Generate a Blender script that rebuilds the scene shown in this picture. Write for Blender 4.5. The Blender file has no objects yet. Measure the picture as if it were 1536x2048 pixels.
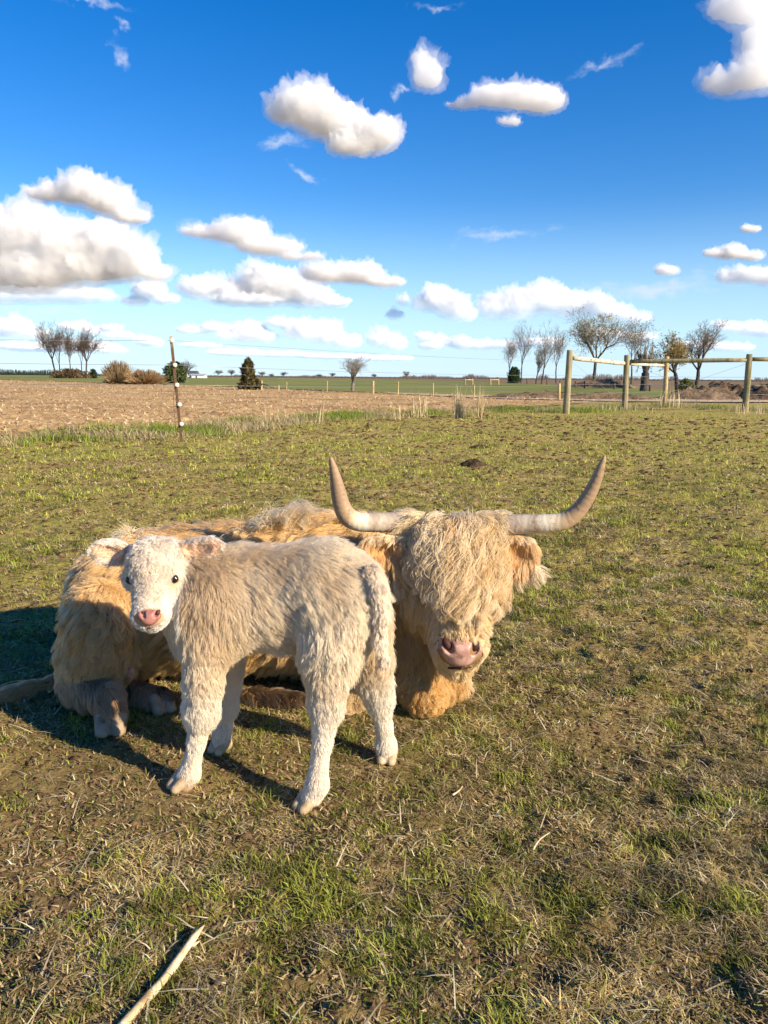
import bpy, math, random
import numpy as np
from mathutils import Matrix, Vector, kdtree

SKIP = set()
R = math.radians
scene = bpy.context.scene
col = scene.collection
rng = np.random.default_rng(7)
random.seed(7)

# ------------------------------------------------------------------ camera
CAMH, PITCH, ROLL, FPX = 1.1, R(9.9), R(0.5), 1547.0
cam_d = bpy.data.cameras.new('camera')
cam = bpy.data.objects.new('camera', cam_d)
col.objects.link(cam)
cam_d.sensor_fit = 'VERTICAL'
cam_d.sensor_height = 24.0
cam_d.lens = FPX / 2048 * 24.0
cam_d.clip_start, cam_d.clip_end = 0.05, 20000
CROT = Matrix.Rotation(math.pi / 2 - PITCH, 3, 'X') @ Matrix.Rotation(ROLL, 3, 'Z')
cam.location = (0, 0, CAMH)
cam.rotation_euler = CROT.to_euler()
scene.camera = cam
CR = np.array(CROT)

def ray(px, py):
    """direction in the world of a point measured in the photograph"""
    px = np.asarray(px, float); py = np.asarray(py, float)
    d = np.stack([(px - 768) / FPX, -(py - 1024) / FPX, -np.ones_like(px + py)], -1)
    return d @ CR.T

def P(px, py, Y):
    d = ray(px, py)
    return np.array([0, 0, CAMH]) + d * (np.asarray(Y) / d[..., 1])[..., None]

def G(px, py, z=0.0):
    d = ray(px, py)
    t = (z - CAMH) / np.minimum(d[..., 2], -1e-4)
    return np.array([0, 0, CAMH]) + d * t[..., None]

def azel(px, py):
    d = ray(px, py); d = d / np.linalg.norm(d)
    return math.atan2(d[0], d[1]), math.asin(d[2])

# ------------------------------------------------------------------ light
SUN_AZ, SUN_EL = R(123), R(25)        # azimuth clockwise from +Y
sd = Vector((math.sin(SUN_AZ) * math.cos(SUN_EL), math.cos(SUN_AZ) * math.cos(SUN_EL), math.sin(SUN_EL)))
sun_d = bpy.data.lights.new('sun', 'SUN')
sun_d.energy = 5.0
sun_d.angle = R(0.5)
sun_d.color = (1.0, 0.85, 0.64)
sun = bpy.data.objects.new('sun', sun_d)
sun.rotation_euler = sd.to_track_quat('Z', 'Y').to_euler()
col.objects.link(sun)

world = bpy.data.worlds.new('World')
scene.world = world
world.use_nodes = True
scene.view_settings.view_transform = 'Standard'
scene.view_settings.look = 'None'
scene.view_settings.gamma = 1.0
scene.view_settings.exposure = 0.90
scene.cycles.use_denoising = True
scene.cycles.max_bounces = 12
scene.cycles.diffuse_bounces = 3
scene.cycles.glossy_bounces = 4
scene.cycles.transmission_bounces = 6
scene.cycles.transparent_max_bounces = 8
scene.cycles.use_adaptive_sampling = True
scene.cycles.adaptive_threshold = 0.008
scene.cycles.volume_bounces = 10
scene.cycles_curves.shape = 'RIBBONS'

class NT:
    """small helper around a node tree"""
    def __init__(s, nt): s.nt = nt
    def n(s, typ, **kw):
        nd = s.nt.nodes.new(typ)
        for k, v in kw.items(): setattr(nd, k, v)
        return nd
    def link(s, a, b): s.nt.links.new(a, b)
    def set(s, sock, v):
        if isinstance(v, bpy.types.NodeSocket): s.nt.links.new(v, sock)
        else: sock.default_value = v
    def math(s, op, a, b=None, c=None, clamp=False):
        nd = s.n('ShaderNodeMath', operation=op, use_clamp=clamp)
        s.set(nd.inputs[0], a)
        if b is not None: s.set(nd.inputs[1], b)
        if c is not None: s.set(nd.inputs[2], c)
        return nd.outputs[0]
    def vec(s, op, a, b=None):
        nd = s.n('ShaderNodeVectorMath', operation=op)
        s.set(nd.inputs[0], a)
        if b is not None: s.set(nd.inputs[1], b)
        return nd.outputs['Value' if op in ('DOT_PRODUCT', 'LENGTH', 'DISTANCE') else 'Vector']
    def noise(s, vec, scale, detail=4, rough=0.5, dist=0.0, dim='3D'):
        nd = s.n('ShaderNodeTexNoise', noise_dimensions=dim)
        if vec is not None: s.link(vec, nd.inputs['Vector'])
        nd.inputs['Scale'].default_value = scale
        nd.inputs['Detail'].default_value = detail
        nd.inputs['Roughness'].default_value = rough
        nd.inputs['Distortion'].default_value = dist
        return nd
    def maprange(s, v, a, b, c=0.0, d=1.0, smooth=True):
        nd = s.n('ShaderNodeMapRange', interpolation_type='SMOOTHSTEP' if smooth else 'LINEAR')
        s.set(nd.inputs[0], v)
        for i, q in enumerate((a, b, c, d)): nd.inputs[1 + i].default_value = q
        return nd.outputs[0]
    def mix(s, f, a, b, mode='MIX'):
        nd = s.n('ShaderNodeMix', data_type='RGBA', blend_type=mode)
        s.set(nd.inputs[0], f)
        s.set(nd.inputs[6], a if isinstance(a, bpy.types.NodeSocket) else (*a, 1)[:4])
        s.set(nd.inputs[7], b if isinstance(b, bpy.types.NodeSocket) else (*b, 1)[:4])
        return nd.outputs[2]

def build_world():
    nt = world.node_tree
    nt.nodes.clear()
    t = NT(nt)
    sky = t.n('ShaderNodeTexSky', sky_type='NISHITA', sun_disc=False)
    sky.sun_elevation = SUN_EL
    sky.sun_rotation = SUN_AZ
    sky.altitude = 200
    sky.air_density = 1.0
    sky.dust_density = 0.05
    sky.ozone_density = 3.0
    hs = t.n('ShaderNodeHueSaturation')
    hs.inputs['Saturation'].default_value = 1.42
    hs.inputs['Hue'].default_value = 0.512
    hs.inputs['Value'].default_value = 1.07
    t.link(sky.outputs[0], hs.inputs['Color'])
    bg = t.n('ShaderNodeBackground')
    bg.inputs[1].default_value = 0.088
    out = t.n('ShaderNodeOutputWorld')
    if 'clouds' in SKIP:
        t.link(hs.outputs[0], bg.inputs[0])
        t.link(bg.outputs[0], out.inputs[0]); return
    tc = t.n('ShaderNodeTexCoord')
    nrm = t.vec('NORMALIZE', tc.outputs['Generated'])
    sep = t.n('ShaderNodeSeparateXYZ'); t.link(nrm, sep.inputs[0])
    az = t.math('ARCTAN2', sep.outputs[0], sep.outputs[1])
    el = t.math('ARCSINE', sep.outputs[2])
    cmb = t.n('ShaderNodeCombineXYZ')
    t.link(az, cmb.inputs[0]); t.link(el, cmb.inputs[1])
    uv = cmb.outputs[0]
    # ---- thin veils and wisps: x, y, rx, ry, rotation, measured in the photograph and kept as directions of the sky
    wis = [(1000,470,130,17,-3),(252,112,18,40,-25),(1210,130,66,16,-8),(560,284,52,17,0),(625,342,40,11,20),
           (1330,572,260,22,-3),(250,45,22,9,0),(860,12,60,12,0),(190,4,90,12,0),(800,182,24,10,30),
           (455,464,88,26,6),(530,502,120,15,12),(90,618,160,12,0)]
    def to_ang(l):
        px, py, rx, ry, rot = l
        a, e = azel(px, py)
        a1, _ = azel(px + 2, py); _, e1 = azel(px, py + 2)
        return a, e, abs(a1 - a) / 2 * rx, abs(e1 - e) / 2 * ry, -R(rot)
    def field_group(name, lobes, k):
        g = bpy.data.node_groups.new(name, 'ShaderNodeTree')
        g.interface.new_socket('p', in_out='INPUT', socket_type='NodeSocketVector')
        g.interface.new_socket('q', in_out='OUTPUT', socket_type='NodeSocketFloat')
        gt = NT(g)
        gi = gt.n('NodeGroupInput'); go = gt.n('NodeGroupOutput')
        acc = None
        for l in lobes:
            a, e, ra, re, rot = to_ang(l)
            m = gt.n('ShaderNodeMapping', vector_type='TEXTURE')
            gt.link(gi.outputs[0], m.inputs['Vector'])
            m.inputs['Location'].default_value = (a, e, 0)
            m.inputs['Rotation'].default_value = (0, 0, rot)
            m.inputs['Scale'].default_value = (ra, re, 1)
            q = gt.vec('LENGTH', m.outputs[0])
            acc = q if acc is None else gt.math('SMOOTH_MIN', acc, q, k)
        gt.link(acc, go.inputs[0])
        return g
    gw = field_group('wisp_field', wis, 0.3)
    def gcall(grp, v):
        nd = t.n('ShaderNodeGroup'); nd.node_tree = grp
        t.link(v, nd.inputs[0]); return nd.outputs[0]
    # low humid air pales the blue near the horizon, all the way round
    band = t.maprange(el, 0.22, -0.01, 0.0, 0.80)
    t.link(t.mix(band, hs.outputs[0], (3.6, 5.4, 7.4)), bg.inputs[0])
    # warp the coordinates so that lobes lose their ellipse outline
    wv = t.vec('SUBTRACT', t.noise(nrm, 22.0, 4, 0.62).outputs['Color'], (0.5, 0.5, 0.5))
    uvw = t.vec('ADD', uv, t.vec('MULTIPLY', wv, (0.075, 0.050, 0.0)))
    # wisps
    nw = t.n('ShaderNodeMapping'); t.link(nrm, nw.inputs[0]); nw.inputs['Scale'].default_value = (1, 1, 3.5)
    nwn = t.noise(nw.outputs[0], 14.0, 5, 0.62, 0.5)
    qw = gcall(gw, uvw)
    dw = t.math('ADD', t.math('SUBTRACT', 1.0, qw), t.math('MULTIPLY', t.math('SUBTRACT', nwn.outputs[0], 0.5), 2.6))
    dw = t.maprange(dw, -0.1, 1.3, 0.0, 0.62)
    bgw = t.n('ShaderNodeBackground'); bgw.inputs[0].default_value = (0.62, 0.67, 0.76, 1)
    bgw.inputs[1].default_value = 0.72
    m1 = t.n('ShaderNodeMixShader'); t.link(dw, m1.inputs[0]); t.link(bg.outputs[0], m1.inputs[1]); t.link(bgw.outputs[0], m1.inputs[2])
    t.link(m1.outputs[0], out.inputs[0])
build_world()

# ------------------------------------------------------------------ helpers
def hash3(ix, iy, iz, seed):
    h = (ix.astype(np.int64) * 374761393 + iy.astype(np.int64) * 668265263 + iz.astype(np.int64) * 2147483647 + seed * 974711) & 0xffffffff
    h = ((h ^ (h >> 13)) * 1274126177) & 0xffffffff
    h = ((h ^ (h >> 16)) * 2246822519) & 0xffffffff
    return ((h ^ (h >> 15)) & 0xffffff) / float(0xffffff)

def vnoise(p, scale, seed=0):
    p = np.asarray(p, float) * scale
    if p.shape[-1] == 2: p = np.concatenate([p, np.zeros(p.shape[:-1] + (1,))], -1)
    i = np.floor(p).astype(np.int64); f = p - i
    f = f * f * (3 - 2 * f)
    r = 0
    for dx in (0, 1):
        for dy in (0, 1):
            for dz in (0, 1):
                w = (f[..., 0] if dx else 1 - f[..., 0]) * (f[..., 1] if dy else 1 - f[..., 1]) * (f[..., 2] if dz else 1 - f[..., 2])
                r = r + w * hash3(i[..., 0] + dx, i[..., 1] + dy, i[..., 2] + dz, seed)
    return r

def fbm(p, scale, oct=4, seed=0, gain=0.5):
    a, s, tot, r = 1.0, scale, 0.0, 0.0
    for k in range(oct):
        r = r + a * vnoise(p, s, seed + k * 17); tot += a; a *= gain; s *= 2.03
    return r / tot

def sstep(x, a, b):
    t = np.clip((x - a) / (b - a), 0, 1); return t * t * (3 - 2 * t)

def unit(v): return v / np.maximum(np.linalg.norm(v, axis=-1, keepdims=True), 1e-9)

def mesh_np(name, V, Fq, smooth=False):
    """V (n,3); Fq (m,3) or (m,4)"""
    me = bpy.data.meshes.new(name)
    V = np.asarray(V, np.float32); Fq = np.asarray(Fq, np.int32)
    k = Fq.shape[1]
    me.vertices.add(len(V)); me.vertices.foreach_set('co', V.ravel())
    me.loops.add(Fq.size); me.loops.foreach_set('vertex_index', Fq.ravel())
    me.polygons.add(len(Fq))
    me.polygons.foreach_set('loop_start', np.arange(0, Fq.size, k, dtype=np.int32))
    if smooth: me.polygons.foreach_set('use_smooth', np.ones(len(Fq), bool))
    me.update(calc_edges=True)
    return me

def add_col(me, C, name='col'):
    a = me.attributes.new(name, 'FLOAT_COLOR', 'POINT')
    C = np.concatenate([np.asarray(C, np.float32), np.ones((len(C), 1), np.float32)], 1)
    a.data.foreach_set('color', C.ravel())

def obj(name, me, mat, parent=None, **props):
    o = bpy.data.objects.new(name, me); col.objects.link(o)
    if mat is not None: me.materials.append(mat)
    if parent is not None:
        o.parent = parent
        if parent.type == 'EMPTY' or True:
            o.matrix_parent_inverse = parent.matrix_world.inverted() if parent.parent is None else parent.matrix_world.inverted()
    for k, v in props.items(): o[k] = v
    return o

def thing(name, label, cat, loc=(0, 0, 0), group=None):
    o = bpy.data.objects.new(name, None); col.objects.link(o)
    o.empty_display_size = 0.1
    o.location = tuple(float(q) for q in loc)
    o.matrix_world = Matrix.Translation(o.location)
    o['label'] = label; o['category'] = cat
    if group: o['group'] = group
    return o

def tag(o, label, cat, group=None):
    o['label'] = label; o['category'] = cat
    if group: o['group'] = group
    return o

def base_mat(name, rough=0.8, spec=0.3):
    m = bpy.data.materials.new(name); m.use_nodes = True
    t = NT(m.node_tree)
    b = m.node_tree.nodes['Principled BSDF']
    b.inputs['Roughness'].default_value = rough
    b.inputs['Specular IOR Level'].default_value = spec
    return m, t, b

def noise_mat(name, c1, c2, scale, rough=0.85, bump=0.0, bscale=None, detail=5, spec=0.2, stretch=(1, 1, 1), c3=None, s3=1.0):
    m, t, b = base_mat(name, rough, spec)
    tc = t.n('ShaderNodeTexCoord')
    mp = t.n('ShaderNodeMapping'); t.link(tc.outputs['Object'], mp.inputs[0]); mp.inputs['Scale'].default_value = stretch
    n = t.noise(mp.outputs[0], scale, detail, 0.6)
    f = t.maprange(n.outputs[0], 0.32, 0.68)
    c = t.mix(f, c1, c2)
    if c3 is not None:
        n3 = t.noise(mp.outputs[0], s3, 4, 0.6)
        c = t.mix(t.maprange(n3.outputs[0], 0.5, 0.65), c, c3)
    t.link(c, b.inputs['Base Color'])
    if bump:
        nb = t.noise(mp.outputs[0], bscale or scale * 2, 6, 0.65)
        bp = t.n('ShaderNodeBump'); bp.inputs['Strength'].default_value = 1.0; bp.inputs['Distance'].default_value = bump
        t.link(nb.outputs[0], bp.inputs['Height']); t.link(bp.outputs[0], b.inputs['Normal'])
    return m

def attr_mat(name, rough=0.75, trans=0.0, spec=0.15, nscale=0, namp=0.3):
    m, t, b = base_mat(name, rough, spec)
    a = t.n('ShaderNodeAttribute', attribute_name='col')
    c = a.outputs['Color']
    if nscale:
        tc = t.n('ShaderNodeTexCoord')
        n = t.noise(tc.outputs['Object'], nscale, 5, 0.6)
        v = t.maprange(n.outputs[0], 0.3, 0.7, 1 - namp, 1 + namp)
        c = t.vec('SCALE', c); c.node.inputs['Scale'].default_value = 1; t.link(v, c.node.inputs['Scale'])
    t.link(c, b.inputs['Base Color'])
    if trans:
        tr = t.n('ShaderNodeBsdfTranslucent'); t.link(c, tr.inputs[0])
        mx = t.n('ShaderNodeMixShader'); mx.inputs[0].default_value = trans
        t.link(b.outputs[0], mx.inputs[1]); t.link(tr.outputs[0], mx.inputs[2])
        t.link(mx.outputs[0], m.node_tree.nodes['Material Output'].inputs[0])
    return m

def inside_poly(x, y, poly):
    ins = np.zeros(x.shape, bool)
    n = len(poly)
    for i in range(n):
        x1, y1 = poly[i][:2]; x2, y2 = poly[(i + 1) % n][:2]
        c = ((y1 > y) != (y2 > y))
        xi = (x2 - x1) * (y - y1) / (y2 - y1 + 1e-12) + x1
        ins ^= c & (x < xi)
    return ins

def tube(pts, radii, sides=8, caps=True):
    """swept round tube through pts"""
    pts = np.asarray(pts, float); n = len(pts); radii = np.broadcast_to(np.asarray(radii, float), (n,))
    T = unit(np.gradient(pts, axis=0))
    up = np.array([0, 0, 1.0]) if abs(T[0][2]) < 0.9 else np.array([1.0, 0, 0])
    V = []
    N = unit(np.cross(T[0], up))
    ang = np.linspace(0, 2 * np.pi, sides, endpoint=False)
    for i in range(n):
        N = unit(N - T[i] * (N @ T[i])); B = np.cross(T[i], N)
        V.append(pts[i] + radii[i] * (np.cos(ang)[:, None] * N + np.sin(ang)[:, None] * B))
    V = np.concatenate(V)
    F = []
    for i in range(n - 1):
        for k in range(sides):
            a = i * sides + k; b = i * sides + (k + 1) % sides
            F.append((a, b, b + sides, a + sides))
    if caps:
        V = np.concatenate([V, pts[:1], pts[-1:]])
        c0, c1 = len(V) - 2, len(V) - 1
        for k in range(sides):
            F.append((c0, (k + 1) % sides, k, c0)); o = (n - 1) * sides
            F.append((c1, o + k, o + (k + 1) % sides, c1))
    F = np.array(F)
    return V, F

def tube_mesh(name, pts, radii, sides=8, smooth=True):
    V, F = tube(pts, radii, sides)
    me = bpy.data.meshes.new(name)
    me.from_pydata([tuple(v) for v in V], [], [tuple(dict.fromkeys(int(q) for q in f)) for f in F])
    if smooth: me.polygons.foreach_set('use_smooth', np.ones(len(me.polygons), bool))
    me.update()
    return me

def prisms(segs, sides=3):
    """segs (n,8): p0, p1, r0, r1 -> many separate tapered prisms in one vertex array"""
    S = np.asarray(segs, float)
    a, b, ra, rb = S[:, :3], S[:, 3:6], S[:, 6], S[:, 7]
    T = unit(b - a)
    ref = np.where(np.abs(T[:, 2:3]) < 0.9, np.array([[0, 0, 1.0]]), np.array([[1.0, 0, 0]]))
    N = unit(np.cross(T, ref)); B = np.cross(T, N)
    ang = np.linspace(0, 2 * np.pi, sides, endpoint=False)
    ring = np.cos(ang)[None, :, None] * N[:, None] + np.sin(ang)[None, :, None] * B[:, None]
    V = np.concatenate([a[:, None] + ring * ra[:, None, None], b[:, None] + ring * rb[:, None, None]], 1)
    n = len(S)
    base = (np.arange(n) * 2 * sides)[:, None, None]
    k = np.arange(sides); k2 = (k + 1) % sides
    q = np.stack([k, k2, k2 + sides, k + sides], -1)[None]
    return V.reshape(-1, 3), (base + q).reshape(-1, 4)

# ------------------------------------------------------------------ bodies: smooth-blended volumes meshed as one continuous surface
def ell(c, r, ax=None, k=0.05, **a):
    return dict(t='e', c=np.asarray(c, float), r=np.asarray(r, float), R=np.eye(3) if ax is None else np.asarray(ax, float), k=k, **a)

def cone(a, b, ra, rb, k=0.04, **kw):
    return dict(t='c', a=np.asarray(a, float), b=np.asarray(b, float), ra=ra, rb=rb, k=k, **kw)

def prim_d(q, p):
    if q['t'] == 'e':
        l = (p - q['c']) @ q['R'].T          # rows of R are the local axes
        k0 = np.linalg.norm(l / q['r'], axis=-1); k1 = np.linalg.norm(l / q['r'] ** 2, axis=-1)
        return k0 * (k0 - 1) / np.maximum(k1, 1e-6)
    ab = q['b'] - q['a']; pa = p - q['a']
    h = np.clip((pa @ ab) / (ab @ ab), 0, 1)
    return np.linalg.norm(pa - h[..., None] * ab, axis=-1) - (q['ra'] + (q['rb'] - q['ra']) * h)

def sdf(prims, p):
    d = None
    for q in prims:
        e = prim_d(q, p)
        if q.get('cut'):
            k = q['k']; h = np.clip(0.5 - 0.5 * (d + e) / k, 0, 1); d = d * (1 - h) - e * h + k * h * (1 - h); continue
        if d is None: d = e; continue
        k = q['k']; h = np.clip(0.5 + 0.5 * (d - e) / k, 0, 1)
        d = d * (1 - h) + e * h - k * h * (1 - h)
    return d

def bounds(prims, pad=0.03):
    lo, hi = [], []
    for q in prims:
        if q.get('cut'): continue
        if q['t'] == 'e': m = q['r'].max(); lo.append(q['c'] - m); hi.append(q['c'] + m)
        else:
            for x, r in ((q['a'], q['ra']), (q['b'], q['rb'])): lo.append(x - r); hi.append(x + r)
    return np.min(lo, 0) - pad, np.max(hi, 0) + pad

def surface(prims, h, floor=None, post=None):
    lo, hi = bounds(prims)
    n = np.ceil((hi - lo) / h).astype(int) + 1
    g = np.stack(np.meshgrid(*[lo[i] + np.arange(n[i]) * h for i in range(3)], indexing='ij'), -1)
    v = np.concatenate([sdf(prims, g[i:i + 8]) for i in range(0, n[0], 8)])
    if floor is not None: v = np.maximum(v, floor - g[..., 2])
    if post is not None: v = post(v, g)
    s = v < 0
    nc = n - 1
    def corner(a, dx, dy, dz): return a[dx:dx + nc[0], dy:dy + nc[1], dz:dz + nc[2]]
    cnt = sum(corner(s, *c).astype(int) for c in np.ndindex(2, 2, 2))
    act = (cnt > 0) & (cnt < 8)
    idx = np.full(tuple(nc), -1); idx[act] = np.arange(act.sum())
    ci = np.argwhere(act)
    acc = np.zeros((len(ci), 3)); num = np.zeros(len(ci))
    for a in np.ndindex(2, 2, 2):
        for ax in range(3):
            if a[ax]: continue
            b = list(a); b[ax] = 1
            va = v[ci[:, 0] + a[0], ci[:, 1] + a[1], ci[:, 2] + a[2]]; vb = v[ci[:, 0] + b[0], ci[:, 1] + b[1], ci[:, 2] + b[2]]
            m = (va < 0) != (vb < 0)
            t = np.where(m, va / np.where(m, va - vb, 1), 0)
            pt = np.array(a, float) + np.zeros((len(ci), 3)); pt[:, ax] += t
            acc += pt * m[:, None]; num += m
    V = lo + (ci + acc / num[:, None]) * h
    F = []
    for ax in range(3):
        o1, o2 = (ax + 1) % 3, (ax + 2) % 3
        sl = [slice(None)] * 3; sl2 = [slice(None)] * 3
        sl[ax] = slice(0, -1); sl2[ax] = slice(1, None)
        ch = s[tuple(sl)] != s[tuple(sl2)]
        e = np.argwhere(ch)
        e = e[(e[:, o1] > 0) & (e[:, o2] > 0) & (e[:, o1] < nc[o1]) & (e[:, o2] < nc[o2])]
        def cell(d1, d2):
            c = e.copy(); c[:, o1] -= d1; c[:, o2] -= d2
            return idx[c[:, 0], c[:, 1], c[:, 2]]
        q = np.stack([cell(1, 1), cell(0, 1), cell(0, 0), cell(1, 0)], -1)
        fl = ~s[e[:, 0], e[:, 1], e[:, 2]]
        q[fl] = q[fl][:, ::-1]
        F.append(q)
    F = np.concatenate(F)
    F = F[(F >= 0).all(1)]
    return V, F

def grad(prims, p, e=0.004):
    g = np.stack([sdf(prims, p + np.eye(3)[i] * e) - sdf(prims, p - np.eye(3)[i] * e) for i in range(3)], -1)
    return unit(g)


# ------------------------------------------------------------------ cumulus clouds: closed lumpy bodies filled with even, thin scattering air
def worley(p, scale, seed):
    p = p * scale; i = np.floor(p).astype(np.int64)
    best = np.full(len(p), 9.0)
    for dx in (-1, 0, 1):
        for dy in (-1, 0, 1):
            for dz in (-1, 0, 1):
                c = i + [dx, dy, dz]
                o = np.stack([hash3(c[:, 0], c[:, 1], c[:, 2], seed + 7 * k) for k in range(3)], -1)
                best = np.minimum(best, ((c + o - p) ** 2).sum(1))
    return np.sqrt(best)

CLOUDS = [
 ('big bright puffy cloud high in the centre of the sky', 1.0, [(600,212,52,34),(660,232,62,38),(735,262,66,36),(700,288,46,24),(640,196,34,26),(560,222,26,22)]),
 ('small upright cloud right of the big central puff', 0.45, [(842,118,24,24),(856,152,34,32),(870,140,22,22)]),
 ('long tapered cloud high right of centre', 0.45, [(990,192,46,22),(1045,196,50,24),(1090,200,40,24),(925,206,34,9),(955,198,30,14),(1020,242,24,9)]),
 ('pale cloud in the top right corner', 0.5, [(1450,165,50,20),(1510,150,56,36),(1490,12,60,36),(1540,90,50,54),(1440,20,30,20)]),
 ('grey-based cloud on the left above the biggest cloud', 0.9, [(95,382,46,20),(160,378,54,28),(215,398,50,30),(262,432,40,16)]),
 ('biggest piled-up white cloud at the left edge', 1.2, [(40,462,66,44),(-30,470,70,50),(120,480,60,46),(200,478,58,42),(262,512,52,38),(180,530,90,34),(60,540,100,38),(310,545,36,20),(-60,540,80,40)]),
 ('flat grey cloud bank under the biggest left cloud', 0.5, [(30,585,110,20),(150,590,90,15),(-80,580,80,24)]),
 ('low white cloud right of the biggest left cloud', 0.8, [(300,580,36,16),(330,598,30,10),(270,600,30,10)]),
 ('long puffy white cloud across the left middle', 1.0, [(400,574,46,22),(460,580,46,20),(530,560,48,32),(575,575,50,30),(625,592,50,20),(670,602,34,11),(500,598,80,13)]),
 ('flat white cloud right of the long puffy cloud', 0.7, [(650,546,50,20),(710,544,56,22),(770,562,44,12)]),
 ('round white cloud right of centre above the field', 1.0, [(872,596,34,26),(905,612,34,24),(930,624,24,16),(846,608,20,14)]),
 ('tiny white puff left of the round cloud', 0.6, [(806,600,13,12),(788,628,20,10)]),
 ('wide bright cloud above the right trees', 1.0, [(990,612,36,24),(1035,604,40,30),(1090,598,52,28),(1150,606,52,26),(1210,618,46,20),(1268,634,40,12)]),
 ('low cream cloud at the left edge near the horizon', 0.8, [(-10,655,36,18),(35,654,34,18),(75,666,30,12)]),
 ('low small cloud right of the left tree clump', 0.7, [(290,682,22,10),(312,684,16,10),(240,670,34,7),(225,655,24,6)]),
 ('low cream cloud in the centre left of the small pale tree', 0.8, [(495,662,44,20),(460,670,26,10),(530,672,26,12)]),
 ('low cream cloud just above the small pale tree', 0.8, [(605,660,40,20),(650,664,40,22),(695,682,32,13)]),
 ('low cream cloud right above the small pale tree', 0.8, [(758,674,26,17),(790,684,26,14)]),
 ('low strip of cloud left of the right trees', 0.7, [(862,690,28,9),(925,686,36,11),(965,690,30,9)]),
 ('small flat cloud at the right edge above the fence', 0.6, [(1430,506,26,8),(1465,504,36,13),(1500,512,26,9)]),
 ('white cloud at the right edge under the small flat one', 0.7, [(1460,553,32,12),(1500,550,40,16),(1545,556,40,16)]),
 ('small cloud left of the right-edge clouds', 0.6, [(1332,541,24,10)]),
 ('tiny cloud strip at the right edge', 0.5, [(1500,458,22,7)]),
 ('low cloud behind the rightmost tree', 0.7, [(1460,652,34,11),(1500,656,34,12),(1540,662,40,12)]),
 ('low long pale cloud behind the left trees', 0.5, [(150,690,90,10),(60,694,60,9)]),
 ('flat pale cloud bank low over the left horizon', 0.35, [(20,690,60,8),(110,696,70,7),(200,700,60,7)]),
 ('small cream cloud left of the leaning fence post top', 0.5, [(150,652,34,9),(185,660,30,8)]),
 ('long low cloud right of the leaning fence post top', 0.45, [(385,660,36,9),(430,654,30,10),(400,690,46,6)]),
 ('thin grey cloud low behind the conical cedar', 0.35, [(470,705,60,7),(560,708,70,6)]),
 ('small cream cloud between the low central clouds', 0.5, [(560,645,30,10),(580,652,26,9)]),
 ('low pale cloud bank behind the small pale tree', 0.35, [(660,712,70,6),(760,716,70,6)]),
 ('small round cloud right of the small pale tree', 0.5, [(850,672,22,9),(876,676,18,8)]),
 ('low pale cloud seen between the leftmost right trees', 0.4, [(1010,690,50,8),(1080,684,50,9)]),
 ('low pale cloud behind the budding tree', 0.4, [(1200,668,60,10),(1270,672,50,9)]),
 ('low pale cloud right of the tawny tree', 0.4, [(1390,690,60,8),(1460,694,50,8)]),
 ('smooth grey drifting cloud between the left and central clouds', 0.40, [(420,462,60,14),(480,462,60,26),(540,492,70,18),(600,512,50,9)]),
]

def build_clouds():
    for ci, (label, od, lobes) in enumerate(CLOUDS):
        A = np.array(lobes, float)
        e = np.mean([azel(a[0], a[1])[1] for a in A])
        D = float(np.clip(650 / math.tan(e), 1500, 8500))
        k = D / FPX
        pr = []
        for a in A:
            c = P(a[0], a[1], D)
            rx, rz = a[2] * k, a[3] * k
            ry = 0.9 * math.sqrt(rx * rz)
            c[1] += rng.uniform(-0.3, 0.3) * ry
            pr.append(ell(c, (rx, ry, rz), k=0.45 * min(rx, rz)))
        mr = float(np.mean(A[:, 3])) * k
        floor = np.min([q['c'][2] - 0.70 * q['r'][2] for q in pr])
        s0 = 1.0 / (mr * 0.95)
        root = thing('cloud', label, 'cloud', pr[0]['c'], 'cumulus clouds')
        # a dense heart inside a thin ragged veil
        for nm, grow, dens, rag in (('core', -0.22, 3.0, 0.45), ('veil', 0.20, 0.60, 1.1)):
            pp = [dict(q, r=q['r'] + grow * min(q['r'][2], mr)) for q in pr]
            V, F = surface(pp, max(3.4 * k, mr / 7), floor - max(grow, 0) * mr * 2)
            g = grad(pp, V, mr * 0.03)
            up = np.clip(0.60 + 0.55 * g[:, 2], 0.3, 1)
            w = (0.55 - worley(V, s0, 10 + ci)) * 0.66 + (0.5 - worley(V, s0 * 2.3, 40 + ci)) * 0.38 + (fbm(V, s0 * 3.2, 4, 90 + ci, 0.65) - 0.5) * (0.5 + rag)
            w += (fbm(V, s0 * 0.7, 2, 190 + ci) - 0.5) * rag * 1.4
            V = V + g * (w * mr * up)[:, None] + rng.normal(0, 0.5 * k, V.shape)
            me = mesh_np(nm, V, F, True)
            m = bpy.data.materials.new('cloud_vapour'); m.use_nodes = True
            nt = m.node_tree; nt.nodes.clear(); t = NT(nt)
            pv = t.n('ShaderNodeVolumePrincipled'); pv.inputs['Color'].default_value = (1.0, 1.0, 1.0, 1)
            pv.inputs['Density'].default_value = dens * od / mr; pv.inputs['Anisotropy'].default_value = 0.0
            o_ = t.n('ShaderNodeOutputMaterial'); t.link(pv.outputs[0], o_.inputs['Volume'])
            obj(nm, me, m, root)
if 'clouds' not in SKIP: build_clouds()

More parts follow.
